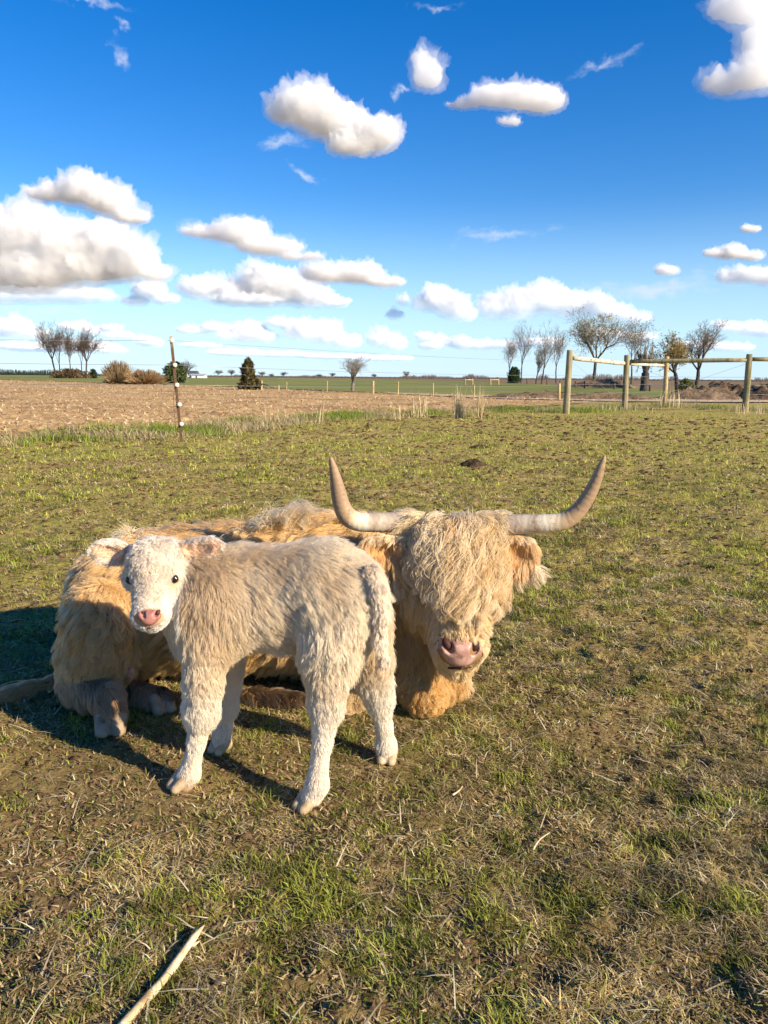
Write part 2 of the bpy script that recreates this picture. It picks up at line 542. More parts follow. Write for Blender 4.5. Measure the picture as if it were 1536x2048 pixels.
# ------------------------------------------------------------------ ground, fields
PLOUGH = [G(x, y)[:2] for x, y in [(-260, 892), (0, 873), (200, 867), (340, 856), (500, 843), (700, 834), (850, 827), (1000, 818), (1120, 808), (1250, 803), (1536, 806), (1760, 808),
                                   (1760, 799), (1536, 797), (1130, 795.5), (768, 787.5), (400, 772), (200, 766), (0, 760), (-300, 752)]]
GREEN = [G(x, y)[:2] for x, y in [(-300, 751.5), (0, 759.5), (200, 765.5), (400, 771.5), (768, 787), (960, 793), (1160, 795), (1420, 797), (1760, 798), (1760, 786), (1420, 783), (1300, 779), (1210, 774), (1080, 768.5), (900, 762.5), (768, 759), (400, 754.0), (0, 749.6), (-300, 746.5)]]
TRACK = [G(x, y)[:2] for x, y in [(775, 788), (960, 797.5), (1200, 804), (1420, 806), (1760, 808), (1760, 802), (1536, 799), (1200, 797), (960, 792.5), (775, 786.5)]]

def ground_z(x, y):
    p = np.stack([x, y], -1)
    r = np.hypot(x, y)
    z = (fbm(p, 9.0, 3, 3) - 0.5) * 0.034 + (fbm(p, 2.3, 2, 5) - 0.5) * 0.05
    pock = np.clip(vnoise(p, 5.0, 9) - 0.62, 0, 1) * -0.02 + np.clip(vnoise(p, 26.0, 19) - 0.55, 0, 1) * 0.035
    z = (z + pock) * (1 - sstep(r, 30, 60))
    # calm where the animals stand so that their feet meet it
    calm = np.exp(-(((x + 0.3) / 0.9) ** 2 + ((y - 2.2) / 0.75) ** 2) ** 2)
    return z * (1 - 0.6 * calm)

def build_ground():
    rr = [0.35]
    while rr[-1] < 4.2: rr.append(rr[-1] + 0.017)
    while rr[-1] < 6000: rr.append(rr[-1] * 1.017)
    rr = np.array(rr)
    th = np.concatenate([np.linspace(-50, 50, 360), np.linspace(56, 304, 44)]) * np.pi / 180
    A, Rr = np.meshgrid(th, rr)
    x, y = np.sin(A) * Rr, np.cos(A) * Rr
    z = ground_z(x, y)
    ins = (inside_poly(x, y, PLOUGH) & inside_poly(x, y - 1.6, PLOUGH)) | inside_poly(x, y, GREEN)
    z = z - 0.10 * ins
    V = np.stack([x, y, z], -1).reshape(-1, 3)
    nr, na = x.shape
    i, j = np.meshgrid(np.arange(nr - 1), np.arange(na), indexing='ij')
    j2 = (j + 1) % na
    F = np.stack([i * na + j, i * na + j2, (i + 1) * na + j2, (i + 1) * na + j], -1).reshape(-1, 4)[:, ::-1]
    c = len(V)
    V = np.concatenate([V, [[0, 0, 0.0]]])
    me = mesh_np('pasture', V, F, True)
    m, t, b = base_mat('pasture_soil', 0.95, 0.1)
    geo = t.n('ShaderNodeNewGeometry'); pos = geo.outputs['Position']
    soil = t.mix(t.maprange(t.noise(pos, 6.0, 6, 0.65).outputs[0], 0.3, 0.7), (0.14, 0.086, 0.040), (0.30, 0.20, 0.105))
    soil = t.mix(t.maprange(t.noise(pos, 60.0, 4, 0.7).outputs[0], 0.45, 0.66, 0.0, 0.6), soil, (0.085, 0.052, 0.027))
    # fine lying thatch, too small to be blades from a distance
    tn = t.noise(pos, 34.0, 6, 0.75, 0.8)
    sward = t.mix(t.maprange(t.noise(pos, 4.5, 5, 0.7).outputs[0], 0.38, 0.62), (0.37, 0.315, 0.052), (0.64, 0.475, 0.155))
    sward = t.mix(t.maprange(t.noise(pos, 0.55, 4, 0.6).outputs[0], 0.42, 0.6, 0, 0.75), sward, (0.38, 0.37, 0.055))
    f_thatch = t.maprange(tn.outputs[0], 0.36, 0.56)
    dist = t.vec('LENGTH', pos)
    near = t.maprange(dist, 1.8, 5.0, 0.25, 0.88)
    c_ = t.mix(t.math('MULTIPLY', f_thatch, near), soil, sward)
    # small dark hollows between the tufts
    hol = t.maprange(t.noise(pos, 17.0, 5, 0.7, 0.4).outputs[0], 0.53, 0.64, 0.0, 0.8)
    c_ = t.mix(hol, c_, (0.075, 0.045, 0.020))
    pale = t.maprange(t.noise(pos, 23.0, 5, 0.7, 0.6).outputs[0], 0.56, 0.66, 0.0, 0.8)
    c_ = t.mix(t.math('MULTIPLY', pale, near), c_, (0.58, 0.46, 0.22))
    bare = t.maprange(t.noise(pos, 0.8, 5, 0.65).outputs[0], 0.57, 0.70, 0.0, 0.40)
    c_ = t.mix(bare, c_, soil)
    far = t.maprange(dist, 45, 80)
    fc = t.mix(t.maprange(t.noise(pos, 0.02, 4, 0.6).outputs[0], 0.4, 0.6), (0.24, 0.155, 0.085), (0.19, 0.15, 0.075))
    c_ = t.mix(far, c_, fc)
    t.link(c_, b.inputs['Base Color'])
    bp = t.n('ShaderNodeBump'); bp.inputs['Strength'].default_value = 0.9; bp.inputs['Distance'].default_value = 0.012
    hsum = t.math('ADD', t.noise(pos, 70.0, 5, 0.7).outputs[0], t.math('MULTIPLY', tn.outputs[0], 1.5))
    t.link(hsum, bp.inputs['Height']); t.link(bp.outputs[0], b.inputs['Normal'])
    obj('pasture', me, m, kind='structure')

def field_sheet(name, poly, mat, z, amp, px0, px1, py0, py1, nx, ny, scale=2.2):
    """a sheet of ground with its own relief, trimmed to poly"""
    px, py = np.meshgrid(np.linspace(px0, px1, nx), py0 + (py1 - py0) * np.linspace(0, 1, ny) ** 1.5)
    g = G(px, py)
    x, y = g[..., 0], g[..., 1]
    p = np.stack([x, y], -1)
    r = np.hypot(x, y)
    ampf = amp * (1 - 0.75 * sstep(r, 24, 40))
    h = z + ampf * ((fbm(p, scale, 4, 31, 0.6) - 0.5) * 2 + (np.abs(vnoise(p, scale * 2.7, 77) - 0.5) - 0.2) * 1.2) if amp else z + 0 * x
    V = np.stack([x, y, h], -1).reshape(-1, 3)
    i, j = np.meshgrid(np.arange(ny - 1), np.arange(nx - 1), indexing='ij')
    F = np.stack([i * nx + j, i * nx + j + 1, (i + 1) * nx + j + 1, (i + 1) * nx + j], -1).reshape(-1, 4)
    cx = V[F, 0].mean(1); cy = V[F, 1].mean(1)
    F = F[inside_poly(cx, cy, poly)]
    used = np.unique(F); mp = np.full(len(V), -1); mp[used] = np.arange(len(used))
    me = mesh_np(name, V[used], mp[F], True)
    nz = np.zeros(len(me.polygons) * 3, np.float32); me.polygons.foreach_get('normal', nz)
    if nz.reshape(-1, 3)[:, 2].mean() < 0: me.flip_normals()
    return obj(name, me, mat, kind='structure')

def poly_sheet(name, poly, mat, z):
    me = bpy.data.meshes.new(name)
    me.from_pydata([(float(x), float(y), z) for x, y in poly], [], [tuple(range(len(poly)))])
    me.update()
    if me.polygons[0].normal.z < 0: me.flip_normals()
    return obj(name, me, mat, kind='structure')

def build_fields():
    m = noise_mat('plough_soil', (0.39, 0.24, 0.100), (0.63, 0.425, 0.195), 1.6, 0.95, 0.05, 3.5, 8, 0.1, c3=(0.33, 0.20, 0.095), s3=0.25)
    field_sheet('ploughed_field', PLOUGH, m, 0.02, 0.075, -420, 1800, 753, 895, 700, 190)
    m = noise_mat('green_crop', (0.155, 0.180, 0.042), (0.23, 0.235, 0.062), 0.09, 0.9, 0.05, 1.5, 6, 0.1, c3=(0.28, 0.24, 0.08), s3=0.03)
    poly_sheet('green_field', GREEN, m, 0.05)
    m = noise_mat('track_dirt', (0.42, 0.32, 0.20), (0.58, 0.46, 0.31), 0.5, 0.95, 0.03, 2, 5, 0.1)
    poly_sheet('farm_track', TRACK, m, 0.058)

# ------------------------------------------------------------------ grass and litter (nobody could count it)
def blades(pos, h, w, lean, az, C, curve=0.5, name='grass'):
    """two-segment tapering blades; pos (n,3)"""
    n = len(pos)
    d = np.stack([np.cos(az), np.sin(az), np.zeros(n)], -1)
    side = np.stack([-np.sin(az), np.cos(az), np.zeros(n)], -1)
    tw = rng.uniform(-0.9, 0.9, n)[:, None]
    side = unit(side + d * tw)
    up = np.array([0, 0, 1.0])
    s1, c1 = np.sin(lean)[:, None], np.cos(lean)[:, None]
    l2 = np.minimum(lean + curve, 1.62)
    s2, c2 = np.sin(l2)[:, None], np.cos(l2)[:, None]
    hh = h[:, None]
    m1 = pos + (d * s1 + up * c1) * hh * 0.5
    tip = m1 + (d * s2 + up * c2) * hh * 0.5
    ww = w[:, None] * 0.5
    V = np.stack([pos - side * ww, pos + side * ww, m1 - side * ww * 0.8, m1 + side * ww * 0.8, tip], 1).reshape(-1, 3)
    b = (np.arange(n) * 5)[:, None]
    F = np.concatenate([b + [0, 1, 3], b + [0, 3, 2], b + [2, 3, 4]], 1).reshape(-1, 3)
    me = mesh_np(name, V, F)
    shade = np.array([0.72, 0.72, 1.0, 1.0, 1.1])
    add_col(me, np.repeat(C, 5, 0))
    return me

def sample_wedge(n, r0, r1, half, power):
    """radii with density per area ~ r^-power"""
    u = rng.uniform(0, 1, n)
    k = 2 - power
    r = (r0 ** k + u * (r1 ** k - r0 ** k)) ** (1 / k) if abs(k) > 1e-6 else r0 * (r1 / r0) ** u
    a = rng.uniform(-half, half, n)
    return r * np.sin(a), r * np.cos(a), r

def build_grass():
    n1, n2 = 140000, 395000
    x1, y1, r1 = sample_wedge(n1, 0.75, 2.3, R(46), 0.0)
    x2, y2, r2 = sample_wedge(n2, 2.3, 27, R(43), 2.45)
    x, y, r = np.concatenate([x1, x2]), np.concatenate([y1, y2]), np.concatenate([r1, r2])
    p = np.stack([x, y], -1)
    cover = fbm(p, 1.3, 4, 40, 0.6) * 0.45 + fbm(p, 7.0, 3, 60, 0.6) * 0.55
    rf = sstep(r, 2.5, 6)
    dens = (sstep(cover, 0.36, 0.54) * (1 - rf) + sstep(cover, 0.42, 0.51) * rf) * 0.88 + 0.12
    # the trampled, bare ground round the animals
    worn = np.exp(-(((x + 0.15) / 1.1) ** 2 + ((y - 2.05) / 0.45) ** 2))
    worn = np.maximum(worn, np.exp(-(((x + 0.85) / 0.75) ** 2 + ((y - 2.0) / 0.30) ** 2) ** 1.5))
    dens *= 1 - 0.72 * worn
    keep = (rng.uniform(0, 1, len(x)) < dens) & ~inside_poly(x, y, PLOUGH)
    x, y, r, p, cover = x[keep], y[keep], r[keep], p[keep], cover[keep]
    n = len(x)
    greenness = 0.5 + 0.55 * (fbm(p, 2.2, 3, 90, 0.6) - 0.5) + 0.9 * (fbm(p, 13.0, 2, 95) - 0.5) + 0.06 * sstep(r, 3, 10)
    rf = sstep(r, 2.5, 7)
    greenness = greenness + rf * 0.5 * (vnoise(p, 7.0, 97) - 0.5)
    isg = rng.uniform(0, 1, n) * (1 - 0.6 * rf) + 0.3 * rf < sstep(greenness, 0.33, 0.60) * 0.82 + 0.10 * (1 - sstep(r, 2, 5)) + 0.05
    big = rng.uniform(0, 1, n)
    far = np.maximum(r / 2.3, 1.0)
    h = np.where(isg, rng.uniform(0.014, 0.036, n), rng.uniform(0.015, 0.042, n)) * (0.7 + 0.7 * sstep(cover, 0.45, 0.65)) * far ** 0.34
    w = np.where(isg, rng.uniform(0.0018, 0.0036, n), rng.uniform(0.0014, 0.0032, n)) * far ** 0.72
    lean = np.where(isg, rng.uniform(0.15, 1.15, n), rng.uniform(0.9, 1.6, n))
    az = rng.uniform(0, 2 * np.pi, n) + 0
    g1, g2, g3 = np.array([0.075, 0.115, 0.015]), np.array([0.27, 0.295, 0.036]), np.array([0.42, 0.38, 0.08])
    u = rng.uniform(0, 1, n)[:, None]; tone = vnoise(p, 3.1, 120)[:, None]
    Cg = g1 * (1 - u) + g2 * u
    Cg = Cg * (1 - 0.45 * tone) + g3 * 0.45 * tone
    s1, s2, s3 = np.array([0.23, 0.15, 0.062]), np.array([0.66, 0.52, 0.24]), np.array([0.78, 0.68, 0.45])
    Cs = s1 * (1 - u) + s2 * u
    Cs = np.where((big > 0.90)[:, None], s3, Cs)
    Cg = Cg * (1 + 0.35 * sstep(r, 3, 9)[:, None])
    C = np.where(isg[:, None], Cg, Cs)
    tus = sstep(0.5 * vnoise(p, 9.0, 131) + 0.5 * vnoise(p, 21.0, 133), 0.30, 0.70)
    C = np.clip(C * (1 + (0.35 + 0.35 * rf) * (2 * tus - 1))[:, None], 0, 0.85)
    # distance: blades stand for more of the sward, a little warmer
    pos = np.stack([x, y, ground_z(x, y) + np.where(isg, -0.002, rng.uniform(0.0, 0.006, n))], -1)
    me = blades(pos, h, w, lean, az, C, 0.55, 'grass')
    tag(obj('grass', me, attr_mat('grass_blade', 0.6, 0.25, 0.25), kind='stuff'), 'short grazed grass and flattened straw all over the pasture', 'grass')
    # fine thatch: short dead fragments lying every way between the living blades
    n = 300000
    x, y, r = sample_wedge(n, 0.8, 11, R(45), 1.9)
    p = np.stack([x, y], -1)
    k = rng.uniform(0, 1, n) < (0.25 + 0.75 * sstep(fbm(p, 4.0, 3, 45, 0.6), 0.38, 0.58)) * (1 - 0.6 * np.exp(-(((x + 0.85) / 0.75) ** 2 + ((y - 2.0) / 0.30) ** 2) ** 1.5))
    x, y, r, p = x[k], y[k], r[k], p[k]; n = len(x)
    L = rng.uniform(0.008, 0.026, n) * np.maximum(r / 2.3, 1) ** 0.55; wd = rng.uniform(0.0012, 0.0028, n) * np.maximum(r / 2.3, 1) ** 0.6
    az = rng.uniform(0, 6.283, n); ti = np.abs(rng.normal(0, 0.38, n))
    d = np.stack([np.cos(az) * np.cos(ti), np.sin(az) * np.cos(ti), np.sin(ti)], -1)
    sd_ = np.stack([-np.sin(az), np.cos(az), rng.uniform(-0.5, 0.5, n)], -1)
    b0 = np.stack([x, y, ground_z(x, y) + rng.uniform(0, 0.005, n)], -1)
    V = np.stack([b0 - sd_ * wd[:, None], b0 + sd_ * wd[:, None], b0 + d * L[:, None]], 1).reshape(-1, 3)
    u = rng.uniform(0, 1, n)[:, None] ** 1.3
    C = np.array([0.12, 0.072, 0.034]) * (1 - u) + np.array([0.60, 0.46, 0.24]) * u
    grn = (rng.uniform(0, 1, n) < 0.22)[:, None]
    C = np.where(grn, np.array([0.13, 0.16, 0.03]) * (0.6 + u), C)
    me = mesh_np('thatch', V, np.arange(n * 3).reshape(-1, 3)); add_col(me, np.repeat(C, 3, 0))
    tag(obj('thatch', me, attr_mat('thatch_bits', 0.7, 0.2, 0.2), kind='stuff'), 'fine dead thatch lying between the grass blades', 'thatch')
    # longer pale straws lying about near the camera
    n = 1000
    x, y, r = sample_wedge(n, 0.9, 5.5, R(44), 1.3)
    L = rng.uniform(0.04, 0.11, n); az = rng.uniform(0, 2 * np.pi, n)
    pos = np.stack([x, y, ground_z(x, y) + 0.010], -1)
    u = rng.uniform(0, 1, n)[:, None]
    me = blades(pos, L, rng.uniform(0.002, 0.004, n), rng.uniform(1.25, 1.6, n), az, np.array([0.36, 0.28, 0.15]) * (1 - u) + np.array([0.70, 0.62, 0.42]) * u, 0.15, 'straw')
    tag(obj('straw', me, attr_mat('straw_blade', 0.5, 0.1, 0.3), kind='stuff'), 'loose pale straws strewn across the pasture', 'straw')
    # clods and crumbs of earth
    n = 26000
    x, y, r = sample_wedge(n, 0.9, 24, R(43), 1.9)
    p = np.stack([x, y], -1)
    k = (fbm(p, 1.3, 4, 40, 0.6) * 0.6 + fbm(p, 5.0, 3, 60, 0.6) * 0.4 < 0.50 + 0.08 * sstep(r, 3, 6)) & ~inside_poly(x, y, PLOUGH)
    x, y, r = x[k], y[k], r[k]; n = len(x)
    s = rng.uniform(0.004, 0.011, n) * np.maximum(r / 3, 1) ** 0.95 * np.where(rng.uniform(0, 1, n) > 0.95, 1.5, 1.0)
    base = np.array([[1, 0, 0], [0, 1, 0], [-1, 0, 0], [0, -1, 0], [0, 0, 1], [0.7, 0.7, 0.5], [-0.7, 0.6, 0.4], [-0.6, -0.7, 0.5], [0.7, -0.6, 0.5]], float)
    tri = np.array([[0, 5, 8], [5, 4, 8], [0, 1, 5], [1, 6, 5], [5, 6, 4], [1, 2, 6], [2, 7, 6], [6, 7, 4], [2, 3, 7], [3, 8, 7], [7, 8, 4], [3, 0, 8]])
    Vc = base[None] * s[:, None, None] * rng.uniform(0.4, 1.5, (n, 9, 3)) * np.array([1.2, 1.0, 0.6])
    Vc = Vc + np.stack([x, y, ground_z(x, y) - s * 0.15], -1)[:, None]
    F = ((np.arange(n) * 9)[:, None, None] + tri[None]).reshape(-1, 3)
    me = mesh_np('clods', Vc.reshape(-1, 3), F)
    u = rng.uniform(0, 1, n)[:, None]
    add_col(me, np.repeat(np.array([0.065, 0.036, 0.017]) * (1 - u) + np.array([0.20, 0.125, 0.065]) * u, 9, 0))
    tag(obj('clods', me, attr_mat('clod_earth', 0.95, 0, 0.1, 90, 0.3), kind='stuff'), 'small crumbly clods of brown earth in the bare patches', 'clods')

def build_verge():
    """rough taller grass along the edge of the ploughed field and under the fence"""
    edge = [(-60, 888), (0, 882), (120, 874), (240, 866), (340, 868), (430, 858), (520, 846), (640, 838), (760, 832), (880, 826), (1000, 818), (1133, 824), (1250, 817), (1340, 812), (1495, 822), (1560, 824), (1640, 826)]
    e = np.array([G(a, b)[:2] for a, b in edge])
    n = 66000
    k = rng.integers(0, len(e) - 1, n); f = rng.uniform(0, 1, n)[:, None]
    q = e[k] * (1 - f) + e[k + 1] * f
    q = q + np.stack([rng.normal(0, 0.5, n), rng.normal(0, 0.75, n) - 0.1], -1)
    tall = vnoise(q, 1.6, 201)
    keep = rng.uniform(0, 1, n) < sstep(vnoise(q, 0.9, 222) * 0.5 + tall * 0.5, 0.25, 0.62)
    q, tall = q[keep], tall[keep]; n = len(q)
    gsel = rng.uniform(0, 1, n) < sstep(vnoise(q, 0.8, 230), 0.30, 0.62) * 0.85
    h = rng.uniform(0.06, 0.20, n) * (0.5 + 1.1 * tall) * np.where(gsel, 1, 1.15)
    w = rng.uniform(0.007, 0.015, n)
    u = rng.uniform(0, 1, n)[:, None]
    C = np.where(gsel[:, None], np.array([0.12, 0.19, 0.022]) * (1 - u) + np.array([0.29, 0.35, 0.05]) * u, np.array([0.33, 0.25, 0.12]) * (1 - u) + np.array([0.60, 0.49, 0.28]) * u)
    pos = np.column_stack([q, ground_z(q[:, 0], q[:, 1])])
    me = blades(pos, h, w, np.where(gsel, rng.uniform(0.05, 0.7, n), rng.uniform(0.2, 1.5, n)), rng.uniform(0, 6.28, n), C, 0.5, 'verge_grass')
    tag(obj('verge_grass', me, attr_mat('verge_blade', 0.6, 0.3, 0.2), kind='stuff'), 'rough taller grass along the edge of the ploughed field', 'grass')
    # trash and clods lying on the ploughed field
    n = 46000
    x, y, r = sample_wedge(n, 12.5, 150, R(40), 1.75)
    k = inside_poly(x, y, PLOUGH); x, y, r = x[k], y[k], r[k]; n = len(x)
    u = rng.uniform(0, 1, n)[:, None]
    C = np.array([0.34, 0.21, 0.10]) * (1 - u) + np.array([0.74, 0.56, 0.33]) * u
    pos = np.stack([x, y, np.full(n, 0.05) + rng.uniform(0, 0.04, n)], -1)
    me = blades(pos, rng.uniform(0.06, 0.20, n) * (r / 20) ** 0.35, rng.uniform(0.015, 0.045, n) * (r / 20) ** 0.5, rng.uniform(0.9, 1.55, n), rng.uniform(0, 6.28, n), C, 0.3, 'stubble')
    tag(obj('stubble', me, attr_mat('stubble_bits', 0.8, 0.1, 0.15), kind='stuff'), 'broken pale crop stubble scattered over the ploughed field', 'stubble')

def dry_tuft(px, py, ptop, width, n, label):
    b = G(px, py)
    D = b[1]; hgt = P(px, ptop, D)[2]
    q = b[:2] + rng.normal(0, 1, (n, 2)) * width * 0.4
    pos = np.column_stack([q, np.zeros(n)])
    h = hgt * rng.uniform(0.45, 1.08, n)
    u = rng.uniform(0, 1, n)[:, None]
    C = np.array([0.48, 0.36, 0.18]) * (1 - u) + np.array([0.74, 0.62, 0.40]) * u
    me = blades(pos, h, rng.uniform(0.011, 0.024, n), np.abs(rng.normal(0.05, 0.12, n)), rng.uniform(0, 6.28, n), C, 0.16, 'dry_grass_tuft')
    tag(obj('dry_grass_tuft', me, MATS['dry']), label, 'grass tuft', 'tall dry grass at the field edge')

# ------------------------------------------------------------------ fences
def round_post(name, px, py_b, py_t, pxt, rad, mat, parent, ydist=None):
    b = G(px, py_b) if ydist is None else None
    t_ = P(pxt, py_t, b[1])
    pts = [b + (t_ - b) * f for f in (-0.06, 0.0, 0.3, 0.6, 0.97, 1.0)]
    rad = np.array([1.05, 1.06, 1.0, 0.97, 0.95, 0.86]) * rad
    me = tube_mesh(name, pts, rad, 12)
    o = obj(name, me, mat, parent)
    return o, b, t_

def wire_line(parent, a, b, sag=0.02, r=0.0016, name='wire'):
    a, b = np.asarray(a, float), np.asarray(b, float)
    f = np.linspace(0, 1, 12)[:, None]
    pts = a * (1 - f) + b * f
    pts[:, 2] -= (sag * 4 * f * (1 - f))[:, 0]
    return obj(name, tube_mesh(name, pts, r, 4), MATS['wire'], parent)

def build_fences():
    wf = thing('wooden_fence', 'round timber post-and-rail corner fence with wires right of the pasture', 'fence', G(1250, 820))
    posts = []
    for px, pb, pt, pxt, rad, mt in [(1132, 827, 700, 1140, 0.105, 'post'), (1249, 820, 710, 1254, 0.105, 'post'), (1329, 812, 713, 1334, 0.10, 'post_new'), (1490, 825, 708, 1499, 0.105, 'post'), (1668, 826, 706, 1682, 0.105, 'post')]:
        o, b, t_ = round_post('post', px, pb, pt, pxt, rad, MATS[mt], wf)
        # wire staples band the post
        for z in (0.35, 0.62, 0.9, 1.15):
            c = b + (t_ - b) * (z / max(t_[2], 0.5))
            ang = np.linspace(0, 2 * np.pi, 14)
            ring = np.stack([c[0] + np.cos(ang) * rad * 1.03, c[1] + np.sin(ang) * rad * 1.03, np.full(14, c[2])], -1)
            obj('wire_band', tube_mesh('wire_band', ring, 0.004, 4), MATS['wire'], o)
        posts.append((b, t_))
    def rail(i, j, pxa, pya, pxb, pyb, rad, mt):
        a = P(pxa, pya, posts[i][1][1]); b = P(pxb, pyb, posts[j][1][1])
        f = np.linspace(0, 1, 7)[:, None]
        pts = a * (1 - f) + b * f + rng.normal(0, 0.004, (7, 3))
        obj('rail', tube_mesh('rail', pts, rad * np.array([0.95, 1, 1.03, 1, 1.02, 1, 0.95]), 10), MATS[mt], wf)
    rail(0, 1, 1147, 716, 1248, 727, 0.075, 'rail_pale')
    rail(1, 3, 1260, 723, 1493, 720, 0.075, 'post')
    rail(1, 2, 1258, 728, 1327, 731, 0.055, 'rail_pale')
    rail(3, 4, 1504, 719, 1676, 718, 0.075, 'post')
    for i, j in ((0, 1), (1, 2), (1, 3), (3, 4)):
        for z in (0.32, 0.62, 0.92, 1.2):
            a = posts[i][0] + (posts[i][1] - posts[i][0]) * z / posts[i][1][2]
            b = posts[j][0] + (posts[j][1] - posts[j][0]) * z / posts[j][1][2]
            wire_line(wf, a, b, 0.01, 0.004)
    # diagonal brace wires
    for i, j in ((0, 1), (1, 2), (1, 3)):
        a = posts[i][0] + (posts[i][1] - posts[i][0]) * 0.85; b = posts[j][0] + (posts[j][1] - posts[j][0]) * 0.1
        wire_line(wf, a, b, 0.0, 0.004)
        if (i, j) == (1, 3):
            wire_line(wf, posts[1][0] + (posts[1][1] - posts[1][0]) * 0.1, posts[3][0] + (posts[3][1] - posts[3][0]) * 0.85, 0, 0.004)

    # T-post with insulators, leaning
    tf = thing('wire_fence', 'leaning rusty steel fence post with white insulators and thin electric wires', 'wire fence', G(363, 882))
    b = G(363, 884); t_ = P(342, 672, b[1])
    ax = unit(t_ - b); L = np.linalg.norm(t_ - b)
    xh = unit(np.cross(ax, np.array([0, -1.0, 0.0]))); yh = np.cross(xh, ax)
    prof = np.array([(-0.024, 0.008), (0.024, 0.008), (0.024, 0.0), (0.004, 0.0), (0.004, -0.032), (-0.004, -0.032), (-0.004, 0.0), (-0.024, 0.0)])
    V, F = [], []
    for k, s in enumerate((-0.1, 0, 0.5, 0.88, 1.0)):
        for u, v in prof: V.append(b + ax * L * s + xh * u + yh * v)
    for k in range(4):
        for i in range(8): F.append((k * 8 + i, k * 8 + (i + 1) % 8, (k + 1) * 8 + (i + 1) % 8, (k + 1) * 8 + i))
    F.append(tuple(range(32, 40))); F.append(tuple(range(7, -1, -1)))
    me = bpy.data.meshes.new('post'); me.from_pydata([tuple(v) for v in V], [], F)
    C = np.array([[0.13, 0.075, 0.045]] * 24 + [[0.16, 0.09, 0.05]] * 8 + [[0.52, 0.45, 0.26]] * 8)
    add_col(me, C)
    post = obj('post', me, attr_mat('rusty_steel', 0.8, 0, 0.3, 45, 0.5), tf)
    for s in np.arange(0.12, 0.97, 0.052):                       # studs of the steel post
        c = b + ax * L * s - yh * 0.034
        me = tube_mesh('stud', [c + yh * 0.004, c - yh * 0.006], [0.007, 0.005], 6)
        obj('stud', me, MATS['rust'], post)
    ins = []
    for px, py in [(344, 681), (350, 730), (354, 770), (359, 809), (363, 848)]:
        c = P(px, py, b[1] - 0.045)
        me = tube_mesh('insulator', [c + [0, 0.03, 0], c + [0, 0.0, 0], c + [0, -0.012, 0], c + [0, -0.02, 0], c + [0, -0.022, 0]], [0.026, 0.036, 0.036, 0.028, 0.012], 12)
        obj('insulator', me, MATS['insulator'], post); ins.append(c + np.array([0, 0.02, 0]))
    for k, c in enumerate(ins):
        if k in (0, 1, 2):
            endr = posts[0][0] + (posts[0][1] - posts[0][0]) * ((1.62, 1.2, 0.9, 0.62, 0.32)[k] / posts[0][1][2])
            wire_line(tf, c, endr, 0.05, 0.0030)
            endl = P(-700, 661 + 44 * k, b[1] + 2.0)
            wire_line(tf, c, endl, 0.05, 0.0030)
    me = tube_mesh('hanging_wire', [P(349, 775, b[1] - 0.03), P(347, 800, b[1] - .03), P(350, 840, b[1] - .02), P(353, 872, b[1])], 0.0045, 5)
    obj('hanging_wire', me, MATS['rust'], tf)

    # the fence on the far side of the ploughed field, with its timber posts
    ff = thing('field_fence', 'far row of pale timber posts and wire along the ploughed field', 'fence', G(527, 779))
    fp = []
    for px, pb, pt, rad in [(478, 778, 762, 0.06), (497, 779.5, 757, 0.09), (523, 780.5, 761, 0.075), (557, 782, 771, 0.06), (573, 781.5, 764, 0.035), (654, 784.5, 762, 0.035), (746, 788, 762, 0.075), (796, 790.5, 763, 0.035), (866, 793, 766, 0.035), (948, 796, 770, 0.035), (1118, 801.5, 767, 0.075)]:
        o, b_, t2 = round_post('post', px, pb, pt, px + 0.5, rad, MATS['post_new'], ff)
        fp.append((b_, t2))
    for i in range(len(fp) - 1):
        for s in (0.45, 0.75, 0.95):
            if np.linalg.norm(fp[i][0] - fp[i + 1][0]) < 30 or True:
                wire_line(ff, fp[i][0] + [0, 0, 0.95 * s], fp[i + 1][0] + [0, 0, 0.95 * s], 0.0, 0.006)
    obj('brace', tube_mesh('brace', [fp[2][0] * 0.35 + fp[2][1] * 0.65, fp[3][0] * 0.5 + fp[3][1] * 0.5], 0.05, 8), MATS['post_new'], ff)
    # timber frames (gate-like) out in the green field
    for k, (xa, xb, pb, pt) in enumerate([(930, 945, 770, 757.5), (981, 997, 770, 757.5)]):
        fr = thing('timber_frame', ('pale timber brace frame in the green field, nearer the dry grass', 'pale timber brace frame in the green field, next to the dark evergreen bush')[k], 'brace frame', G(xa, pb), 'timber brace frames in the green field')
        _, b1, t1 = round_post('post', xa, pb, pt, xa, 0.11, MATS['post_new'], fr)
        _, b2, t2 = round_post('post', xb, pb, pt, xb, 0.11, MATS['post_new'], fr)
        obj('rail', tube_mesh('rail', [t1 - [0, 0, 0.15], t2 - [0, 0, 0.15]], 0.08, 8), MATS['post_new'], fr)
    # low dark posts along the far edge of the green field
    dp = thing('boundary_fence', 'row of small dark posts along the far brown field', 'fence', G(1151, 777))
    for px, pb, pt in [(1054, 769, 757), (1094, 770, 760), (1120, 771, 761), (1151, 776, 762), (1169, 777, 762), (1229, 780, 766), (1300, 784, 770)]:
        round_post('post', px, pb, pt, px, 0.10, MATS['post_dark'], dp)

